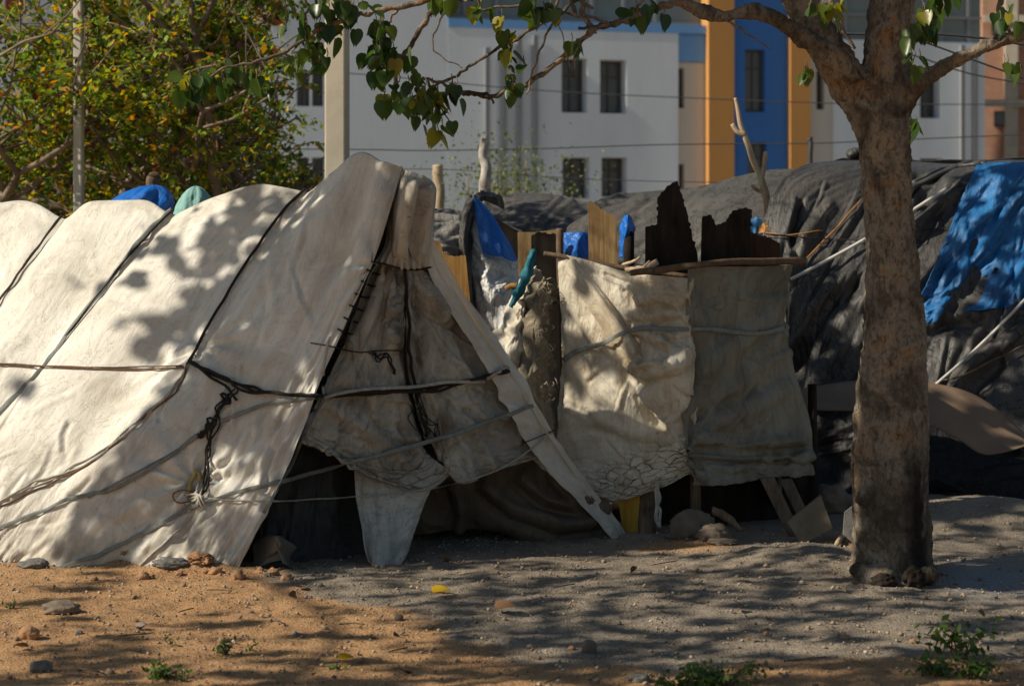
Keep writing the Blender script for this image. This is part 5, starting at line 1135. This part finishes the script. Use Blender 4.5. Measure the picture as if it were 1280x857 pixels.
bush('dark_tree', 265, 28, 2.2, 2.4, 4000, leafD, 'lower dark tree between the whitewashed and buff poles', .12, 3, cat='tree')
bush('hedge', 200, 24, 4.2, 1.9, 6000, leafD, 'low dark hedge behind the tent ridge on the left', .09, 4)
bush('hedge', 20, 24, 3.2, 1.9, 5000, leafD, 'low dark hedge at the left edge behind the tent', .09, 5)
for px, w_, h_, n, s, lb in ((600, .45, 2.45, 1500, 6, 'sparse yellow green sapling left of the peeling post'), (632, .5, 2.45, 1500, 7, 'sparse yellow green sapling right of the peeling post'), (664, .4, 2.65, 900, 8, 'thin sapling with pale flowers before the drainpipes'), (697, .4, 2.35, 900, 9, 'low sapling in front of the lower windows')):
    bush('sapling', px, 24, w_, h_, n, leafS, lb, .05, s)

# ================================================================ GROUND DETAILS
rk(35, 801, 26, 20, stone_o, 'rounded orange stone in the left foreground', 21, rough=.1)
rk(75, 768, 46, 18, stone_m, 'flat tan stone with a pale flake above the round orange stone', 22, rough=.16)
rk(737, 812, 19, 20, stone_m, 'small brown stone standing on a flat chip in the middle foreground', 23, rough=.1)
rk(736, 820, 24, 7, stone_g, 'flat grey chip under the small brown stone', 24)
rk(50, 840, 28, 18, stone_g, 'grey stone near the bottom left corner', 25, rough=.2)
rk(212, 742-24, 44, 14, stone_g, 'pale grey stone half buried at the tent foot', 26)
rk(40, 716, 36, 13, stone_g, 'grey stone at the tent foot near the left edge', 27)
rk(165, 708, 40, 15, stone_o, 'crumbling orange clod against the tent foot', 28, rough=.4, grit=.3, sub=5)
rk(250, 717, 34, 15, stone_o, 'broken orange clod at the front corner of the tent', 29, rough=.4, grit=.3, sub=5)
rk(800, 852, 26, 14, stone_g, 'pale stone at the bottom edge beside the weeds', 31)
for i in range(34):
    px = random.gauss(225, 55); py = random.uniform(708, 732); s = random.uniform(5, 17)
    if i > 20: px = random.gauss(400, 60); py = random.uniform(712, 750); s = random.uniform(4, 9)
    rk(px, py, s, s*.7, stone_o if i <= 20 else stone_g, 'crumb of broken earth near the front corner of the tent', 300+i, 'crumbs of earth by the tent corner', name='earth_clod', cat='clod', sub=3, rough=.35, grit=.3)
for i in range(22):
    px = random.uniform(0, 1280); py = random.uniform(735, 850); s = random.uniform(5, 11); rk(px, py, s, s*.7, random.choice((stone_m, stone_g, stone_o)), 'small loose pebble lying on the bare ground', 60+i, 'pebbles scattered on the ground', name='pebble', cat='pebble', sub=3)
# gravel
def gravel():
    import bmesh
    bm = bmesh.new(); bmesh.ops.create_icosphere(bm, subdivisions=1, radius=1); V0 = A([v.co[:] for v in bm.verts]); F0 = A([[v.index for v in f.verts] for f in bm.faces]); bm.free()
    n = 9000; py = 300+CAMZ*F/rng.uniform(7.0, 11.8, n); px = rng.uniform(-60, 1340, n)
    d = gd(py); Xp = (px-640)/F*d; Zp = gh(Xp, d); r = rng.gamma(1.6, .0016, n)+.0015
    sc_ = np.stack([rng.uniform(.7, 1.4, n), rng.uniform(.7, 1.4, n), rng.uniform(.5, .9, n)], -1)*r[:, None]
    R = rmats(rng.uniform(0, 6.28, n), rng.normal(0, .3, n), rng.normal(0, .3, n))
    W = np.einsum('nij,nkj->nki', R, V0[None]*(1+rng.normal(0, .12, (n, len(V0), 1)))*sc_[:, None, :])+np.stack([Xp, d, Zp+.006+r*.25], -1)[:, None, :]
    fc = (F0[None]+(np.arange(n)*len(V0))[:, None, None]).reshape(-1, 3)
    m, nt, b = new_mat('gravel_grains'); g = nt.nodes.new('ShaderNodeNewGeometry')
    L(nt, ramp(nt, g.outputs['Random Per Island'], [(0, (.16, .12, .09)), (.5, (.33, .24, .16)), (.9, (.42, .32, .22)), (1, (.52, .45, .37))]), b.inputs['Base Color']); b.inputs['Roughness'].default_value = .95
    o = mk('gravel', W.reshape(-1, 3), fc, m, None, smooth=False, base=(0, 9, 0)); tag(o, 'fine gravel and crumbs of earth scattered over the ground', 'gravel', kind='stuff')
gravel()
for i in range(34):
    px = random.uniform(20, 1270); py = random.uniform(700, 855) if px > 450 or px < 250 else random.uniform(735, 855); c = onG(px, py)+A([0, 0, .016]); a = random.uniform(0, 3.14)
    if i % 2:
        ln = random.uniform(.03, .10); q = A([c-A([math.cos(a)*ln, math.sin(a)*ln, 0]), c+A([0, 0, .004]), c+A([math.cos(a+.2)*ln, math.sin(a+.2)*ln, .003])]); V, fc = tube_geo(crs(q, np.linspace(0, 1, 7)), .003, 5)
        tag(mk('twig', V, fc, wood_g), 'short dry twig lying on the bare ground', 'twig', 'dry twigs scattered on the ground')
    else:
        R = rmats(A([a*2]), A([random.gauss(0, .25)]), A([random.gauss(0, .5)]))[0]; V = (LEAF_V*random.uniform(.03, .06))@R.T+c
        tag(mk('dry_leaf', V, LEAF_F, dry_m, smooth=False), 'small curled dry brown leaf on the bare ground', 'leaf', 'dry leaves scattered on the ground')
def weed(px, py, w_, h_, n, label, seed, size=.035, stems=7):
    r_ = np.random.default_rng(seed+200); base = onG(px, py); t = thing('weed', base, label, 'weed'); s = base[1]/F; mb = MB(); pos = []
    for k in range(stems):
        tip = base+A([r_.uniform(-.5, .5)*w_*s, r_.uniform(-.3, .3)*w_*s, r_.uniform(.55, 1)*h_*s]); q = crs(A([base+A([r_.uniform(-.15, .15)*w_*s, 0, -.01]), base*.5+tip*.5+A([0, 0, .2*h_*s]), tip]), np.linspace(0, 1, 9))
        V, fc = tube_geo(q, np.linspace(.004, .0015, 9), 5); mb.add(V, fc)
        pos.append(q[r_.integers(3, 9, n//stems)]+r_.normal(0, size*.5, (n//stems, 3)))
    mb.make('stem', wood_g, t); leafcloud('leaves', np.concatenate(pos), size, leafW, t, V=OVAL_V*A([1.5, 1, 1]), Fc=OVAL_F, pitch=(-.3, .7)); return t
weed(1200, 826, 90, 42, 130, 'leafy branching weed at the lower right, tallest of the weeds', 1, .045, 9)
weed(1165, 848, 60, 20, 110, 'low light green weed left of the tall branching one', 2, .035)
weed(1212, 850, 70, 22, 220, 'dense low dark weed under the tall branching one', 3, .03)
weed(900, 858, 130, 24, 380, 'spreading patch of low weeds at the bottom edge', 4, .03, 18)
weed(850, 862, 70, 20, 180, 'weed tuft at the bottom edge left of the spreading patch', 5, .03)
weed(282, 822, 26, 14, 46, 'small green weed tuft above the dark low weed', 6, .03)
weed(205, 850, 60, 12, 160, 'dark flat weed at the bottom left', 7, .03, 10)
weed(211, 808, 12, 9, 16, 'tiny weed seedling beside the litter scrap', 8, .025, 3)
weed(15, 762, 20, 9, 30, 'small weed tuft at the left edge', 9, .025, 4)
weed(312, 815, 14, 8, 18, 'tiny weed right of the small green tuft', 10, .025, 3)
weed(420, 838, 22, 9, 24, 'tiny weed beside the yellow leaf at the bottom', 11, .025, 4)
def fallen(px, py, sz, mat, label, cat='leaf', yaw=0.):
    c = onG(px, py)+A([0, 0, .022]); R = rmats(A([yaw]), A([.12]), A([.25]))[0]; V = (LEAF_V*sz)@R.T+c; o = mk('fallen_leaf' if cat == 'leaf' else cat, V, LEAF_F, mat, smooth=False); return tag(o, label, cat)
fallen(541, 747, .085, leafY, 'fallen yellow leaf on the grey sand before the tent door', yaw=-1.5)
fallen(425, 832, .06, leafY, 'fallen yellow leaf near the bottom edge', yaw=-1.2)
fallen(620, 764, .09, plain_mat('dry_leaf', (.25, .12, .06), .8), 'dry brown leaf on the grey sand right of the yellow leaf', yaw=-1.55)
o = board('paper_scrap', [(169, 781), (177, 777), (186, 783), (178, 786)], 8.62, .004, paper); o.rotation_euler = (.0, 0, 0); tag(o, 'small crumpled white litter scrap on the orange earth', 'litter')

# ================================================================ SHADE: neighbouring tree left of the view and the fig tree's own high crown
shade = thing('shade_tree', (-5.2, 5.2, 0), 'leafy neighbouring tree outside the frame whose shade dapples the tent', 'tree')
ALL = mkbvh(SURF_T+SURF)
def inpoly(px, py, poly):
    c = False; n = len(poly); j = n-1
    for i in range(n):
        xi, yi = poly[i]; xj, yj = poly[j]
        if (yi > py) != (yj > py) and px < (xj-xi)*(py-yi)/(yj-yi)+xi: c = not c
        j = i
    return c
T1 = [(300, 230), (270, 280), (240, 350), (262, 400), (285, 430), (238, 470), (165, 530), (60, 690), (150, 704), (225, 640), (215, 600), (300, 530), (330, 470), (400, 400), (470, 300), (540, 200), (455, 185), (380, 225)]
ENT = [(455, 185), (550, 200), (560, 330), (800, 690), (470, 720), (290, 712), (345, 600), (400, 465), (385, 400), (440, 300)]
LITT = [(330, 345, 14, 22), (365, 262, 20, 7), (350, 285, 10, 12), (372, 362, 9, 8), (335, 418, 34, 14), (296, 455, 22, 16), (290, 330, 9, 12), (205, 585, 20, 18), (262, 580, 14, 40), (425, 250, 12, 14), (402, 300, 7, 8), (310, 395, 14, 10)]
def shade_mask(px, py):
    """wanted leaf density of the crown along the sun ray that reaches this place"""
    for a, b, c, d in LITT:
        if ((px-a)/c)**2+((py-b)/d)**2 < 1: return 0
    if inpoly(px, py, T1): return .8 if fbm(px/22, py/22, 2, 5) > -.32 else .1
    if inpoly(px, py, ENT): return .8
    if py < 720 and px < 300: return 0
    if 225 < px < 400 and 480 < py < 716: return .55 if fbm((px+py*.4)/26, py/60, 2, 6) > -.02 else 0
    if 1050 < px < 1180 and py < 735: return 1.3
    if 862 < px < 1045 and 325 < py < 690: return 1.1
    if 800 < px < 985 and py < 330: return 1.0
    if 690 < px < 862 and 310 < py < 640:
        if px > 785 and py < 400: return .6 if fbm(px/28, py/28, 2, 8) > -.05 else 0
        return .5 if fbm(px/26, py/26, 2, 8) > .30 else 0
    if px > 1150 and 200 < py < 480: return .8 if fbm(px/34, py/26, 2, 9)+.004*(px-1232) > .08 else 0
    if px > 985 and 200 < py < 400: return .5 if fbm(px/34, py/30, 2, 10) > .42 else 0
    if px > 985 and 400 <= py < 600: return .8 if fbm(px/34, py/26, 2, 10) > .0 else 0
    if 540 < px < 700 and py < 560: return 0
    if py > 600:
        n = fbm(px/170+3, py/13, 3, 12)
        lim = -.30 if px > 430+(py-700)*1.2 else .15
        if px > 860 and 760 < py < 822: lim = -.02
        if px < 240 and py < 770: lim = .22
        if py > 822: lim = min(lim, -.02)
        return .8 if n > lim else 0
    return 0
pos = []; n_try = 15000
for _ in range(n_try):
    px = random.uniform(-30, 1330); py = random.uniform(190, 875)
    dm_ = shade_mask(px, py)
    if random.random() > dm_/1.3: continue
    h, _n = ray(ALL, px, py)
    if h is None:
        if py < 640: 
            if not (1050 < px < 1180): continue
            h = P(px, py, 9.75)
        else: h = PG(px, py)
    if 1050 < px < 1180 and py < 735: h = P(px, py, 9.72)
    if 800 < px < 985 and py < 330: h = P(px, py, 11.5)
    if py > 735 and not (h[2] > .05): h = PG(px, py)
    zt = random.uniform(3.9, 5.2); k = (zt-h[2])/S[2]; q = h+S*k
    x_, y_ = proj(q)
    if q[1] > 1 and -60 < x_ < 1340 and y_ > -70: continue
    pos.append(q)
# limb parts: trunk in full shade
for _ in range(900):
    px = random.uniform(940, 1190); py = random.uniform(-60, 180); h = P(px, py, 9.75); zt = random.uniform(4.3, 5.4); q = h+S*((zt-h[2])/S[2]); pos.append(q)
pos = A(pos)
own = pos[:, 0] > -3.2
def canopy(parent, pts, anchors, seed):
    leafcloud('high_crown', pts, .13, leafM, parent, pitch=(-1.0, .6))
    cells = {}
    for p in pts: cells.setdefault((int(p[0]//.8), int(p[1]//.8)), []).append(p)
    mb = MB(); r_ = np.random.default_rng(seed)
    for k, v in cells.items():
        if len(v) < 6: continue
        c = A(v).mean(0); a = anchors[np.argmin([np.linalg.norm(A(x)-c) for x in anchors])]; a = A(a)
        q = crs(A([a, a*.5+c*.5+A([0, 0, .12]), c]), np.linspace(0, 1, 14)); q = q+r_.normal(0, .012, q.shape); V, fc = tube_geo(q, np.linspace(.011, .004, 14), 5); mb.add(V, fc)
    mb.make('high_branches', bark, parent)
# anchors along big limbs
fa = []; mbl = MB()
for tgt in ((0.6, 9.2, 4.6), (-1.2, 9.0, 4.7), (-2.6, 8.6, 4.6), (-0.4, 7.4, 4.7), (-2.4, 7.2, 4.7), (1.2, 11.2, 4.7), (-1.0, 11.0, 4.7), (.6, 6.2, 4.6), (2.6, 8.2, 4.6)):
    s0 = P(1000, -60, 9.8); q = crs(A([s0, s0*.5+A(tgt)*.5+A([0, 0, .45]), A(tgt)]), np.linspace(0, 1, 24)); V, fc = tube_geo(q, np.linspace(.06, .02, 24), 8); mbl.add(V, fc); fa += list(q[6::2])
mbl.make('limb', bark, tr)
canopy(tr, pos[own], fa, 1)
sa = []; mbl = MB(); V, fc = tube_geo(crs(A([(-5.2, 5.2, -.1), (-5.15, 5.25, 1.2), (-5.25, 5.3, 2.6), (-5.2, 5.4, 3.4)]), np.linspace(0, 1, 30)), np.linspace(.17, .07, 30), 14); mbl.add(V, fc)
for tgt in ((-3.6, 6.2, 4.7), (-4.6, 7.6, 4.8), (-6.6, 7.2, 4.8), (-3.6, 8.4, 4.7), (-7.4, 8.2, 4.6), (-6.4, 5.4, 4.6), (-4.4, 4.6, 4.8)):
    s0 = A([-5.2, 5.4, 3.3]); q = crs(A([s0, s0*.5+A(tgt)*.5+A([0, 0, .3]), A(tgt)]), np.linspace(0, 1, 24)); V, fc = tube_geo(q, np.linspace(.028, .01, 24), 8); mbl.add(V, fc); sa += list(q[5::2])
mbl.make('trunk', bark, shade)
canopy(shade, pos[~own], sa, 2)
print('canopy', len(pos), own.sum(), 'lo', pos.min(0), pos.max(0))
